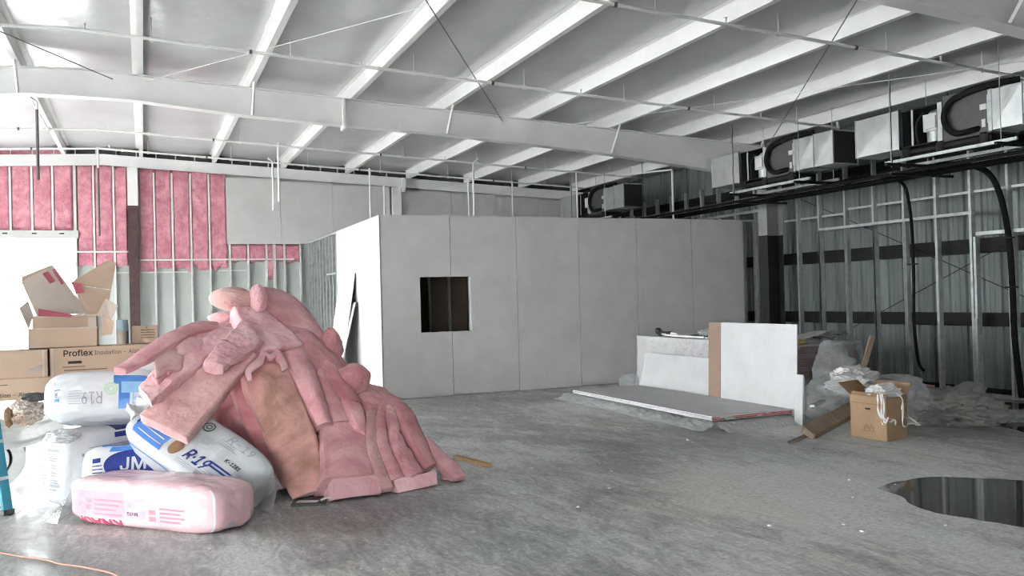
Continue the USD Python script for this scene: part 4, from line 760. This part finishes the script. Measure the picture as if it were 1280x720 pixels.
class Bag:
    """A stuffed bag: a rounded block with wrinkles; face(k, a, b) gives points on one of its sides for the print."""
    def __init__(s, c, u, w, dims, p=4.5, seed=1, amp=.022, n=46, taper=None):
        s.c = V(c); s.u, s.v, s.w = frame(u, w); s.h = V(dims) / 2; s.p, s.seed, s.amp, s.n = p, seed, amp, n; s.taper = taper
    def at(s, q, off=0.0):
        q = np.asarray(q, float); r = q / (np.abs(q) ** s.p).sum(1)[:, None] ** (1 / s.p)
        nrm = np.sign(r) * np.abs(r) ** (s.p - 1) / s.h; nrm /= np.linalg.norm(nrm, axis=1)[:, None]
        l = r * s.h
        wr = (meshkit.fbm(l * [3.5, 6, 6] + s.seed * 5.1, 3, s.seed) - .5) * 2 + .55 * (np.abs(meshkit.fbm(l * [14, 9, 9] + s.seed, 3, s.seed + 5) - .5) * 2 - .3) * (np.abs(r[:, 0]) > .0) * np.clip(np.abs(r[:, 0]) * 1.6 - .3, .25, 1)
        l = l + nrm * (s.amp * wr + off)[:, None]
        return s.c + l[:, :1] * s.u + l[:, 1:2] * s.v + l[:, 2:] * s.w
    def mesh(s):
        g = np.linspace(-1, 1, s.n); ms = []
        for k in range(3):
            for sg_ in (-1, 1):
                a, b = np.meshgrid(g, g, indexing='ij'); q = np.zeros((a.size, 3)); q[:, k] = sg_; q[:, (k + 1) % 3] = a.ravel(); q[:, (k + 2) % 3] = b.ravel()
                i = np.arange(a.size).reshape(a.shape); f = np.stack([i[:-1, :-1], i[1:, :-1], i[1:, 1:], i[:-1, 1:]], -1).reshape(-1, 4); f = f if sg_ > 0 else f[:, ::-1]
                ms.append((q, np.vstack([f[:, :3], f[:, [0, 2, 3]]])))
        v = np.vstack([m[0] for m in ms]); o = np.cumsum([0] + [len(m[0]) for m in ms]); f = np.vstack([m[1] + k for m, k in zip(ms, o)])
        t = trimesh.Trimesh(v, f, process=False); t.merge_vertices(); t.vertices = s.at(t.vertices); return t
    def on(s, face, x, y, off):
        """Points at metres (x, y) from the middle of a face: face = (axis, sign); x runs along u (or v on the ends)."""
        k, sg_ = face; q = np.zeros((len(x), 3)); q[:, k] = sg_; i, j = {0: (1, 2), 1: (0, 2), 2: (0, 1)}[k]
        q[:, i], q[:, j] = np.clip(x / s.h[i], -1, 1), np.clip(y / s.h[j], -1, 1)
        return s.at(q, off)
    def patch(s, face, x0, x1, y0, y1, off=.003, rot=0):
        nx = max(3, int(abs(x1 - x0) / .025)); ny = max(3, int(abs(y1 - y0) / .025))
        m = grid(lambda a, b: np.c_[x0 + a * (x1 - x0), y0 + b * (y1 - y0), a * 0], nx, ny); return s.wrap(m, face, off)
    def wrap(s, m, face, off=.003):
        v = np.asarray(m.vertices); o = s.on(face, v[:, 0], v[:, 1], off + (v[:, 2] > 1e-6) * .0015)
        return trimesh.Trimesh(o, m.faces, process=False)
    def text(s, face, txt, x, y, h, bold=False, rot=0, shear=0.0, sx=1.0, off=.003):
        m = meshkit.text_mesh(txt, h, .001, bold); v = m.vertices; v = np.c_[v[:, 0] * sx + shear * v[:, 1], v[:, 1], v[:, 2]]; m = trimesh.Trimesh(v, m.faces, process=False)
        m = m.subdivide_to_size(.03)if h > .04 else m
        v = np.asarray(m.vertices); ca, sa = math.cos(rot), math.sin(rot)
        return s.wrap(trimesh.Trimesh(np.c_[x + v[:, 0] * ca - v[:, 1] * sa, y + v[:, 0] * sa + v[:, 1] * ca, v[:, 2]], m.faces, process=False), face, off)
    def lines(s, face, x, y, w, n, dy, h=.010, rnd=1, rot=0):
        r_ = random.Random(rnd); ms = []
        for k in range(n):
            L = w * r_.uniform(.6, 1); ms.append(s.patch(face, x, x + L, y - k * dy, y - k * dy + h) if not rot else s.patch(face, x - k * dy, x - k * dy + h, y, y + L))
        return cat(ms)

# front bag: pink batts under clear film
fl0, fl1, fl2 = V(-.60, 7.48, 0), V(.455, 6.38, 0), V(.735, 6.72, 0)
ax = unit(fl1 - fl0); L1 = np.linalg.norm(fl1 - fl0); W1 = .46; H1 = .355
side = unit(np.cross((0, 0, 1), ax))
cen = (fl0 + fl1) / 2 + side * W1 / 2 + V(0, 0, H1 / 2 + .002)
t = thing('insulation_bag', 'pink insulation bag in clear printed film lying at the very front of the heap', 'insulation bag', (cen[0], cen[1], 0))
B = Bag(cen, ax, -side, (L1, H1, W1), 5.5, 3, .016)
BODY = part('body', B.mesh(), M_PINKB, t, smooth=True)
F = (2, 1); F_END = (0, 1)
sgn = 1 if np.dot(B.v, (0, 0, 1)) > 0 else -1      # v may point down
def Y_(y): return y * sgn
part('printed_band', cat(B.patch(F, -.70, -.12, Y_(-.10), Y_(.09), .0025)), mat('faint_pink_print', (.66, .34, .39), (.71, .41, .455), 8, rough=.2), BODY)
part('printed_lines', cat(*[B.patch(F, -.42, -.14 - .03 * (k % 3), Y_(.02 - .035 * k), Y_(.034 - .035 * k), .004) for k in range(4)], *[B.patch(F, -.52, -.45, Y_(.0 - .05 * k), Y_(.035 - .05 * k), .004) for k in range(2)], *[B.patch(F, .12, .18, Y_(-.05 - .05 * k), Y_(-.015 - .05 * k), .004) for k in range(2)], *[B.patch(F, .22, .46 - .04 * (k % 2), Y_(-.01 - .03 * k), Y_(.005 - .03 * k), .004) for k in range(4)]), M_PINKL, BODY)
part('printed_squares', cat(*[B.patch(F, x, x + .05, Y_(y), Y_(y + .005), .004) for x, y in ((-.085, -.025), (-.085, .03), (.03, -.085), (.03, -.03))], *[B.patch(F, x, x + .005, Y_(y), Y_(y + .06), .004) for x, y in ((-.085, -.025), (-.035, -.025), (.03, -.085), (.08, -.085))], *[B.patch(F, x + .012, x + .038, Y_(y + .014), Y_(y + .046), .004) for x, y in ((-.085, -.025), (.03, -.085), (-.60, -.07))]), M_GREYP, BODY)
part('lettering', B.text(F, 'M4TQ', .015, Y_(-.045), .026, rot=math.pi if sgn > 0 else 0), M_NAVY, BODY)
part('lettering', B.text(F, 'KNAUF', -.14, Y_(-.115), .075, True, rot=math.pi if sgn > 0 else 0, shear=.25, sx=1.5), M_PINKD, BODY, 'dark pink upside-down lettering along the bottom edge')
part('small_print', cat(B.lines(F, -.05, Y_(-.155), .22, 2, .016, .006, 3), B.lines(F, .17, Y_(-.165), .2, 1, .016, .006, 4), B.patch(F_END, -.12, -.05, -.16, -.10), B.patch(F_END, -.14, -.09, .05, .12)), M_GREYP, BODY)
part('film_seam', B.patch(F_END, -.19, .17, .205, .217, .006), M_BAGW, BODY)
tail = crumple(lambda a, b: fl0 + (.04 + a * -.20)[:, None] * ax + ((b - .1) * .62)[:, None] * side * (1 - .25 * a)[:, None] + np.c_[a * 0, a * 0, .02 + (.30 * (1 - a)) * np.sin(np.pi * np.clip(b, 0, 1)) ** .6], 22, 34, .03, 5, 91)
tail.vertices[:, 2] = np.maximum(tail.vertices[:, 2], .014)
part('film_tail', tail, M_FILM, t, 'loose clear film gathered at the left end', smooth=True)

# large tilted R-19 bag
t = thing('insulation_bag', 'large white and blue bag printed R-19 tilted down from under the widest front batt', 'insulation bag', (.45, 7.4, 0))
B = Bag((.41, 7.50, .41), (.607, -.656, -.449), (-.145, -.647, .749), (1.30, .55, .35), 5.5, 7, .016)
BODY = part('body', B.mesh(), M_BAGG, t, smooth=True)
F = (2, 1); s_ = 1 if np.dot(B.v, (0, 0, 1)) > 0 else -1
T_ = lambda y: y * s_
R_ = 0 if s_ > 0 else math.pi
part('blue_print', cat(B.patch(F, -.595, -.20, T_(-.25), T_(.22))), M_BLUE, BODY, 'blue printed field with white stripes')
part('white_stripes', cat(*[B.patch(F, -.52, -.21 - .02 * k, T_(-.20 + .055 * k), T_(-.190 + .055 * k), .005) for k in range(6)]), M_BAGW, BODY)
part('navy_edge', B.patch(F, -.615, -.575, T_(-.16), T_(.20), .004), M_NAVY, BODY)
part('torn_hole', B.wrap(trimesh.creation.extrude_polygon(sg.Point(0, 0).buffer(.055, 4).difference(sg.Point(.05, .05).buffer(.02)), .001, engine='earcut').apply_scale((1, 1.5, 1)).apply_translation((-.10, T_(-.13), 0)), F, .004), M_CARDD, BODY, 'tear showing brown contents')
part('lettering', B.text(F, 'R·19', -.005, T_(-.165), .10, True, shear=.22, rot=R_, sx=.8), M_NAVY, BODY)
part('lettering', B.text(F, 'R-19', .16, T_(.14), .085, False, shear=.22, rot=R_), M_GREYP, BODY)
part('lettering', B.text(F, 'K-1281', .30, T_(-.005), .032, True, shear=.1, rot=R_), M_INK, BODY)
part('small_print', cat(B.lines(F, .23, T_(-.075), .24, 2, .032 * s_, .016, 2)), M_NAVY, BODY)
part('small_print', cat(B.lines(F, .19, T_(-.15), .30, 4, .022 * s_, .006, 5), B.lines(F, -.02, T_(-.20), .24, 3, .018 * s_, .006, 6), B.lines(F, .12, T_(.135), .25, 3, .02 * s_, .006, 7)), M_GREYP, BODY)
part('grey_blocks', cat(*[B.patch(F, .00 + .10 * k, .085 + .10 * k, T_(.02 - .01 * k), T_(.10 - .01 * k)) for k in range(3)], B.patch(F, .45, .56, T_(-.14), T_(-.02))), mat('pale_grey_print', (.50, .52, .53), rough=.4), BODY)
def extr(g): return cat(*[trimesh.creation.extrude_polygon(q, .001, engine='earcut') for q in getattr(g, 'geoms', [g])])
ring = sg.Point(0, 0).buffer(.055).difference(sg.Point(0, 0).buffer(.040)).union(sg.Point(0, 0).buffer(.028).difference(sg.Point(0, 0).buffer(.016)))
part('ring_emblem', B.wrap(extr(ring).apply_translation((-.05, T_(.165), 0)), F, .004), M_GREEN, BODY)
part('blue_piping', B.patch((1, -s_), -.58, .30, .05, .065, .004), M_BLUE, BODY)
part('bag_tail', crumple(lambda a, b: B.c + B.u * .60 + (a * .16)[:, None] * B.u + ((b - .5) * .50 * (1 - .3 * a))[:, None] * B.v + (.10 * np.sin(b * 9) - .02)[:, None] * B.w, 14, 30, .05, 9, 95), M_FILM, t, 'crinkled film at the lower end', smooth=True)
part('bag_tail', crumple(lambda a, b: B.c - B.u * .60 - (a * .14)[:, None] * B.u + ((b - .5) * .34 * (1 - .5 * a))[:, None] * B.v + (.16 + .05 * np.sin(b * 12))[:, None] * B.w, 12, 26, .05, 9, 97), M_BAGG, t, 'gathered film knot at the upper end', smooth=True)

# white bag on top at left
t = thing('insulation_bag', 'white blue-panelled bag with upside-down R19 lying on top of the other bags', 'insulation bag', (-.25, 8.35, .63))
B = Bag((-.27, 8.30, .855), (1, -.06, -.02), (.12, -.92, .25), (1.02, .46, .46), 3.4, 13, .022)
BODY = part('body', B.mesh(), M_BAGW, t, smooth=True)
s_ = 1 if np.dot(B.v, (0, 0, 1)) > 0 else -1; R_ = math.pi if s_ > 0 else 0
part('blue_panel', cat(B.patch(F, .04, .34, T_(.08), T_(.17)), B.patch(F, .08, .17, T_(-.14), T_(.10))), M_BLUE, BODY); part('pale_panel', B.patch(F, .10, .30, T_(.00), T_(.10), .005), M_SKY, BODY)
part('window_print', cat(*[B.patch(F, .19 + .0 * k, .30, T_(-.10 + .05 * k), T_(-.085 + .05 * k), .005) for k in range(3)], B.patch(F, .19, .20, T_(-.10), T_(.02), .005)), M_SKY, BODY)
part('lettering', B.text(F, 'R19', -.04, T_(.02), .105, False, rot=R_, sx=.62), M_GREYP, BODY)
part('ring_emblem', B.wrap(extr(ring).apply_translation((.02, T_(.04), 0)), F, .004), M_LIME, BODY)
part('small_print', cat(B.lines(F, -.32, T_(.03), .16, 6, .022 * s_, .004, 8)), M_GREYP, BODY)
part('end_tab', cat(B.patch((0, -1), -.10, .06, .04, .06), B.patch(F, -.50, -.42, T_(-.06), T_(-.03)), B.patch(F, -.50, -.42, T_(.05), T_(.06))), M_BLUE, BODY); part('lettering', B.text(F, 'R', -.45, T_(.03), .05, rot=R_), M_NAVY, BODY)
# second bag behind it
t = thing('insulation_bag', 'white bag with a navy end mostly hidden behind the top left bag', 'insulation bag', (.35, 8.5, .5))
B = Bag((.30, 8.62, .88), (1, .1, -.05), (.0, -.95, .3), (.9, .46, .44), 3.6, 17, .02)
BODY = part('body', B.mesh(), M_BAGW, t, smooth=True); part('navy_print', B.patch(F, -.35, -.10, -.10, .10), M_NAVY, BODY)

# standing white bag at lower left
t = thing('insulation_bag', 'white text-printed bag standing on the floor left of the small blue bag', 'insulation bag', (-.35, 8.3, 0))
C0 = V(-.60, 7.86, 0); du, dv = V(.83, .556, 0), V(-.556, .83, 0)
B = Bag(C0 + du * .55 + dv * .21 + V(0, 0, .315), du, -dv, (1.10, .62, .44), 6.5, 19, .018)
BODY = part('body', B.mesh(), M_BAGW, t, smooth=True)
s_ = 1 if np.dot(B.v, (0, 0, 1)) > 0 else -1; R_ = 0 if s_ > 0 else math.pi
E0 = (0, -1)
part('end_print', cat(*[B.patch(E0, T_(y), T_(y + h_), z, z + w_) for y, h_, z, w_ in ((.16, .022, -.02, .14), (-.02, .004, -.02, .14), (-.13, .022, -.02, .14), (-.13, .022, -.19, -.10 + .19), (-.16, .012, -.02, .10))]), M_GREYP, BODY)
part('end_lettering', cat(*[B.lines(E0, T_(.10 - .05 * k), -.16, .10, 2, .02, .008, 20 + k, rot=1) for k in range(4)], *[B.lines(E0, T_(.10 - .06 * k), .0, .12, 2, .02, .010, 30 + k, rot=1) for k in range(4)]), M_GREYP, BODY)
part('blue_top', cat(B.patch(F, -.12, .50, T_(.23), T_(.29)), B.patch((1, s_), -.10, .50, -.05, .21)), M_NAVY, BODY)
part('small_print', cat(B.lines(F, -.36, T_(.17), .55, 1, .02, .006, 9), B.lines(F, -.10, T_(.11), .18, 3, .03 * s_, .008, 10), B.patch(F, -.42, -.395, T_(.11), T_(.135)), B.patch(F, -.25, -.16, T_(.03), T_(.09)), B.patch(F, .05, .13, T_(.10), T_(.115))), M_GREYP, BODY)
part('lettering', B.text(F, 'D', .16, T_(.20), .09, True, rot=R_), M_NAVY, BODY)
part('top_crumple', blob((-.62, 7.98, .60), (.13, .16, .06), 103, .3, 4, 4, False), M_BAGW, t, 'bunched printed plastic at the top corner', smooth=True)
# small JM bag between
t = thing('insulation_bag', 'small blue bag with JM lettering squeezed between the front bag and the tilted bag', 'insulation bag', (0, 7.85, 0))
B = Bag((-.06, 7.86, .255), (1, -.12, .0), (-.05, -.9, .40), (.84, .48, .30), 4.5, 23, .016)
BODY = part('body', B.mesh(), M_BAGW, t, smooth=True)
s_ = 1 if np.dot(B.v, (0, 0, 1)) > 0 else -1; R_ = 0 if s_ > 0 else math.pi
part('blue_top', cat(B.patch(F, -.22, .42, T_(.17), T_(.26)), B.patch((1, s_), -.3, .42, -.1, .14)), M_BLUE, BODY)
oval = sg.Point(0, 0).buffer(1, 24); part('navy_oval', B.wrap(trimesh.creation.extrude_polygon(sg.Polygon([(x * .24, y * .13) for x, y in oval.exterior.coords]), .001, engine='earcut').subdivide_to_size(.04).apply_translation((-.01, T_(.05), 0)), F, .003), M_NAVY, BODY)
part('lettering', B.text(F, 'JM', -.13, T_(.0), .105, True, rot=R_, off=.006), M_BAGG, BODY)
part('end_print', cat(B.patch(F, -.36, -.28, T_(.08), T_(.12)), B.lines(F, -.36, T_(.05), .12, 4, .03 * s_, .008, 12), B.patch(F, -.34, -.29, T_(-.10), T_(-.02))), M_NAVY, BODY)
# white faced rolls at the left edge
M_WHITEROLL = mat('white_roll_facing', (.74, .74, .71), (.84, .84, .81), 5, rough=.6, bump=.4, bscale=18)
def spiral_roll(label, c, axis, r0, r1, turns, length, seed, th=.05):
    u, v, w = frame(axis, (0, 0, 1)); k = 150; th_ = np.linspace(0, 2 * np.pi * turns, k); rr = np.linspace(r0, r1, k)
    sq = 1 + .06 * np.sin(th_ * 2 + seed)
    c2 = np.c_[np.cos(th_) * rr * 1.08 * sq, np.sin(th_) * rr * .95]; n2 = np.c_[np.cos(th_), np.sin(th_)]
    secs = []
    for y in np.linspace(-.5, .5, 7):
        wob = 1 + .03 * np.sin(5 * y + th_ * 1.3); o = c2 * wob[:, None] + n2 * th / 2; i_ = c2 * wob[:, None] - n2 * th / 2
        ring_ = np.vstack([o, i_[::-1]]); secs.append(c + y * length * u + ring_[:, :1] * v + ring_[:, 1:] * w)
    m_ = len(secs[0]); V_ = np.vstack(secs); f = []
    for a in range(6):
        i = np.arange(m_); j = (i + 1) % m_; f += [np.c_[a * m_ + i, a * m_ + j, (a + 1) * m_ + j], np.c_[a * m_ + i, (a + 1) * m_ + j, (a + 1) * m_ + i]]
    for e, fl_ in ((0, 1), (6, 0)):
        i = np.arange(k - 1); q = np.c_[e * m_ + i, e * m_ + i + 1, e * m_ + m_ - 2 - i, e * m_ + m_ - 1 - i]; q = q[:, ::-1] if fl_ else q; f += [q[:, :3], q[:, [0, 2, 3]]]
    mm = trimesh.Trimesh(V_, np.vstack(f), process=False); mm.fix_normals(); v_ = mm.vertices
    mm.vertices = np.maximum(v_ + ((meshkit.fbm(v_ * 7 + seed, 3, seed) - .5) * .04)[:, None] * mm.vertex_normals, [-99, -99, .005])
    single('insulation_roll', label, 'insulation roll', mm, M_WHITEROLL, smooth=50)
spiral_roll('loosely wound white faced insulation roll lying at the left edge of the picture', V(-1.35, 8.95, .345), (.12, -1, 0), .05, .325, 2.6, .75, 2, .098)
m = crumple(lambda a, b: np.stack([-1.62 + a * .98, 8.38 + b * .75, .665 + .03 * np.sin(a * 8) - .10 * np.clip(1 - b * 6, 0, 1)], -1), 36, 26, .04, 5, 107)
v = m.vertices.copy(); mm = trimesh.Trimesh(np.vstack([v, v - [0, 0, .05]]), np.vstack([m.faces, m.faces[:, ::-1] + len(v)]), process=False)
single('insulation_blanket', 'folded white faced blanket lying flat over the roll at the left edge', 'insulation blanket', mm, M_WHITEROLL, smooth=True)
# crumpled paper sack
t = thing('paper_sack', 'crumpled brown and grey paper sack left of the top white bag', 'paper sack', (-.92, 8.4, .66))
part('sack', blob((-.93, 8.42, .77), (.14, .12, .12), 111, .4, 3.4, 4, False), mat('crumpled_kraft', (.40, .27, .18), (.62, .55, .50), 7, rough=.8), t)
part('dark_flap', blob((-.86, 8.34, .90), (.10, .04, .04), 113, .3, 3, 3, False), M_CASING, t); part('dark_flap', blob((-1.05, 8.38, .74), (.04, .03, .09), 115, .3, 3, 3, False), M_CARDD, t)

# ------------------------------------------------------------------ cartons behind the bags
M_CARTON = mat('tan_carton', (.50, .37, .275), (.55, .41, .31), 3, rough=.85, spec=.2)
M_CARTON2 = mat('pale_carton_inside', (.56, .48, .41), (.62, .53, .45), 3, rough=.85, spec=.2)
M_REDP = mat('faded_red_print', (.42, .10, .13), rough=.8)
M_BROWNP = mat('brown_print', (.20, .14, .10), rough=.8)
def carton(label, c, dims, yaw, mat_=None, name='carton'):
    u = V(math.cos(yaw), math.sin(yaw), 0); v = V(-math.sin(yaw), math.cos(yaw), 0); t = thing(name, label, 'carton', (c[0], c[1], c[2] - dims[2] / 2))
    global BODY
    BODY = part('body', obb(V(c), u, v, V(0, 0, 1), *dims, .006), mat_ or M_CARTON, t)
    def face(x, z, dx, dz, off=.003): return obb(V(c) - v * (dims[1] / 2 + off / 2) + u * x + V(0, 0, z), u, V(0, 0, 1), -v, dx, dz, off)
    def text(txt, x, z, h, bold=False):
        m = meshkit.text_mesh(txt, h, .002, bold); M = np.eye(4); M[:3, 0], M[:3, 1], M[:3, 2] = u, (0, 0, 1), -v; M[:3, 3] = V(c) - v * (dims[1] / 2 + .0005) + u * x + V(0, 0, z); m.apply_transform(M); return m
    return t, face, text
zc = 0.98
t, fa, tx = carton('long carton printed Proflex beside the pink heap, upper row', (-.40, 10.18, 1.095), (.98, .36, .29), 0.03)
part('lettering', tx('Proflex', -.37, .055, .060, True), M_INK, BODY); part('lettering', tx('Insulation - Aislantes', -.08, .06, .040, True), M_BROWNP, BODY)
part('hand_slot', fa(-.26, -.01, .125, .028), M_INK, BODY); part('small_print', cat(fa(-.27, -.055, .21, .010), fa(-.16, -.09, .40, .012)), M_BROWNP, BODY)
part('tape_line', cat(fa(-.465, .0, .02, .28)), M_CARTON2, BODY)
t, fa, tx = carton('plain tan carton at the left edge in the upper row beside the Proflex carton', (-1.27, 10.16, 1.09), (.74, .38, .28), 0.0)
part('torn_flap', obb(V(-1.02, 9.96, 1.03), unit((1, 0, .35)), unit((0, -.4, 1)), unit(np.cross((1, 0, .35), (0, -.4, 1))), .15, .07, .006), M_CARTON2, t); part('tape_line', fa(.33, 0, .02, .27), M_CARTON2, BODY)
part('loose_scrap', obb(V(-1.30, 10.0, 1.237), V(1, 0, 0), V(0, 1, 0), V(0, 0, 1), .32, .12, .012), M_CARTON2, t)
t, fa, tx = carton('lower long carton at the left edge printed Insulation, under the upper row', (-1.07, 10.14, .845), (1.30, .40, .215), 0.0)
part('lettering', tx('Insulation - Aislantes', -.42, -.075, .040, True), M_BROWNP, BODY); part('small_print', cat(fa(-.36, .05, .17, .016), fa(-.22, .048, .07, .010)), M_BROWNP, BODY)
t, fa, tx = carton('tall plain carton standing on the floor that carries the right end of the carton rows', (-.28, 10.25, .37), (.60, .38, .735), 0.0)
t, fa, tx = carton('tall plain carton standing on the floor that carries the left end of the carton rows', (-1.75, 10.25, .37), (.44, .38, .735), 0.0)
t, fa, tx = carton('middle carton filling the row under the Proflex carton', (-.14, 10.2, .845), (.54, .36, .205), 0.0)
# open box with big flaps on top
t = thing('open_carton', 'open tan carton on the upper row with tall torn cardboard sticking out', 'carton', (-.76, 10.2, 1.24))
bx0, bx1, by0, by1, bz0, bz1 = -1.075, -.44, 10.02, 10.36, 1.241, 1.44
for (a, b, c_, d) in ((bx0, bx1, by0, by0 + .006), (bx0, bx1, by1 - .006, by1), (bx0, bx0 + .006, by0, by1), (bx1 - .006, bx1, by0, by1)): part('side', box(a, b, c_, d, bz0, bz1), M_CARTON, t)
part('bottom', box(bx0, bx1, by0, by1, bz0, bz0 + .006), M_CARTON, t)
part('rim_edge', box(bx0 - .03, bx1 + .01, by0 - .004, by0 + .010, bz1 - .006, bz1 + .006), M_CARTON2, t)
part('inner_box', box(bx0 + .03, bx1 - .01, by0 + .10, by1 - .02, bz0 + .02, 1.575), M_CARTON, t); part('inner_rim', box(bx0 - .02, bx1 + .05, by0 + .09, by0 + .10, 1.555, 1.575), M_CARTON2, t)
part('inner_tab', box(bx1 - .09, bx1 - .012, by0 + .085, by0 + .098, bz1, 1.545), M_CARTON2, t)
def slab(P, th, m, label=None, name='cardboard_flap'):
    P = np.array(P, float); n = unit(np.cross(P[1] - P[0], P[2] - P[0])); n = n if n[1] < 0 else -n; k = len(P)
    v = np.vstack([P, P - n * th]); f = [[0, i, i + 1] for i in range(1, k - 1)] + [[k, k + i + 1, k + i] for i in range(1, k - 1)]
    for i in range(k): j = (i + 1) % k; f += [[i, k + i, j], [j, k + i, k + j]]
    mm = trimesh.Trimesh(v, f, process=False); mm.fix_normals(); return part(name, mm, m, t, label)
slab([(-1.135, 10.120, 1.929), (-0.860, 10.250, 2.104), (-0.534, 10.200, 1.590), (-1.000, 10.080, 1.581)], .02, M_CARTON2, 'pale printed cardboard panel leaning left')
slab([(-1.139, 10.160, 1.979), (-0.876, 10.270, 2.105), (-0.861, 10.260, 2.071), (-1.130, 10.140, 1.913)], .012, M_CARTON)
slab([(-0.704, 10.220, 1.907), (-0.319, 10.300, 2.162), (-0.257, 10.300, 2.118), (-0.308, 10.260, 1.833)], .012, M_CARTON, 'torn triangular cardboard flap leaning right')
slab([(-0.668, 10.240, 1.890), (-0.309, 10.270, 1.824), (-0.326, 10.260, 1.730), (-0.458, 10.200, 1.554), (-0.550, 10.200, 1.557)], .01, M_CARTON)
slab([(-0.360, 10.120, 1.738), (-0.237, 10.100, 1.658), (-0.317, 10.080, 1.508), (-0.445, 10.080, 1.563)], .008, M_CARTON2)
slab([(-1.147, 10.000, 1.659), (-1.073, 10.050, 1.730), (-1.027, 10.060, 1.582), (-1.066, 10.000, 1.438)], .008, M_CARTON2)
slab([(-0.383, 10.040, 1.562), (-0.277, 10.020, 1.491), (-0.302, 10.020, 1.357), (-0.409, 10.020, 1.345)], .008, M_CARTON)
slab([(-0.983, 10.060, 1.646), (-0.676, 10.060, 1.579), (-0.691, 10.050, 1.555), (-0.983, 10.050, 1.572)], .006, M_REDP, 'red printed edge'); slab([(-0.687, 10.200, 1.915), (-0.589, 10.200, 1.905), (-0.567, 10.180, 1.803), (-0.643, 10.180, 1.796)], .004, M_REDP, 'red printed patch')
slab([(-0.949, 10.160, 2.010), (-0.899, 10.180, 2.035), (-0.833, 10.160, 1.933), (-0.876, 10.140, 1.908)], .004, M_REDP); slab([(-0.864, 10.200, 2.052), (-0.841, 10.200, 2.068), (-0.752, 10.160, 1.907), (-0.774, 10.150, 1.890)], .004, M_REDP)
t2 = thing('foam_roll', 'small blue grey roll standing right of the open carton', 'roll', (-.20, 10.2, 1.24)); q = V(-.215, 10.14, 1.245)
part('roll', trimesh.creation.cylinder(.05, .26, sections=20).apply_translation(q + (0, 0, .13)), mat('tan_roll_core', (.48, .42, .34), rough=.8), t2, smooth=40); part('blue_wrap', trimesh.creation.cylinder(.056, .12, sections=20).apply_translation(q + (.01, -.01, .20)), mat('blue_grey_wrap', (.24, .36, .42), (.34, .46, .52), 8, rough=.5), t2, 'blue grey wrapping', smooth=40)
part('strap', box(q[0] + .05, q[0] + .07, q[1], q[1] + .04, 1.25, 1.46), M_CASING, t2)
t, fa, tx = carton('small tan carton with printed text beside the dark column, right end of the upper row', (.02, 10.28, 1.34), (.255, .2, .185), -.05)
part('small_print', cat(*[fa(.03, .05 - .028 * k, .14, .010) for k in range(4)], fa(.02, .075, .012, .012)), M_BROWNP, BODY)

# ------------------------------------------------------------------ odds and ends on the floor
t = thing('step_ladder', 'teal stepladder of which only one leg shows at the left edge', 'step ladder', (-1.2, 8.2, 0))
M_TEAL = mat('teal_fibreglass', (.02, .21, .30), (.03, .26, .36), 6, rough=.45)
fr = [V(-1.03, 8.02, 0), V(-1.42, 7.58, 0)]; bk = [V(-1.46, 8.42, 0), V(-1.86, 7.98, 0)]; apex = [V(-1.25, 8.24, 1.75), V(-1.51, 7.90, 1.75)]
for a, b, c_ in zip(fr, bk, apex):
    for e, nm in ((a, 'front_rail'), (b, 'rear_rail')): part(nm, obb((e + c_) / 2 + V(0, 0, .02), *frame(c_ - e, (.6, -.8, 0)), np.linalg.norm(c_ - e) - .03, .075, .032, .004), M_TEAL, t); part('foot', obb(e + V(0, 0, .02), V(.8, .6, 0), V(-.6, .8, 0), V(0, 0, 1), .09, .05, .04, .004), M_CASING, t)
for k in range(1, 6): part('step', obb((fr[0] + fr[1]) / 2 * (1 - k / 6) + (apex[0] + apex[1]) / 2 * k / 6, unit(fr[1] - fr[0]), unit(np.cross((0, 0, 1), fr[1] - fr[0])), V(0, 0, 1), .62 - .02 * k, .08, .025, .003), M_STRIP, t)
part('top_cap', obb((apex[0] + apex[1]) / 2 + V(0, 0, .02), unit(fr[1] - fr[0]), unit(np.cross((0, 0, 1), fr[1] - fr[0])), V(0, 0, 1), .6, .2, .05, .006), M_TEAL, t)
cord = [(-1.05, 6.95, .006), (-.917, 6.759, .006), (-.755, 6.571, .006), (-.60, 6.40, .006), (-.52, 6.273, .006), (-.40, 6.15, .006), (-.301, 6.029, .006), (-.206, 5.892, .006), (-.12, 5.70, .006)]
single('extension_cord', 'thin faded orange cord lying across the floor at the lower left', 'cord', tube(cord, .006, 6, 60), mat('faded_orange_cord', (.52, .27, .20), rough=.6), smooth=True)
single('wood_strip', 'yellowish wooden strip on the floor right of the pink heap', 'wood strip', obb(V(2.985, 8.12, .021), *frame(V(3.045, 7.87, 0) - V(2.93, 8.40, 0), (0, 0, 1)), .62, .06, .035, .003), mat('yellow_wood', (.40, .25, .09), (.5, .32, .13), 4, rough=.6, vec=(3, 12, 3)))
t = thing('black_tray', 'flat black tray with a white slip on the floor below the stained batt', 'tray', (1.2, 7.22, 0))
part('tray', obb(V(1.215, 7.17, .012), unit((.9, -.25, 0)), unit((.25, .9, 0)), V(0, 0, 1), .27, .17, .022, .004), M_TOOLB, t); part('white_slip', obb(V(1.20, 7.15, .0255), unit((.8, -.4, 0)), unit((.4, .8, 0)), V(0, 0, 1), .17, .07, .003), M_PAPER, t); part('curled_slip', tube([(1.30, 7.12, .03), (1.36, 7.11, .045), (1.385, 7.15, .02)], .008, 6, 10), M_PAPER, t)
rs = random.Random(21); sc = []
for k in range(90):
    x, y = rs.uniform(-.2, 8.2), rs.uniform(4.2, 10.0); r_ = rs.uniform(.006, .016)
    sc.append(trimesh.creation.icosphere(1, r_).apply_scale((1, rs.uniform(.5, 1.6), .5)).apply_translation((x, y, r_ * .4)))
single('debris', 'small pale plaster crumbs scattered over the concrete', 'debris', cat(sc), M_PAPER, kind='stuff')
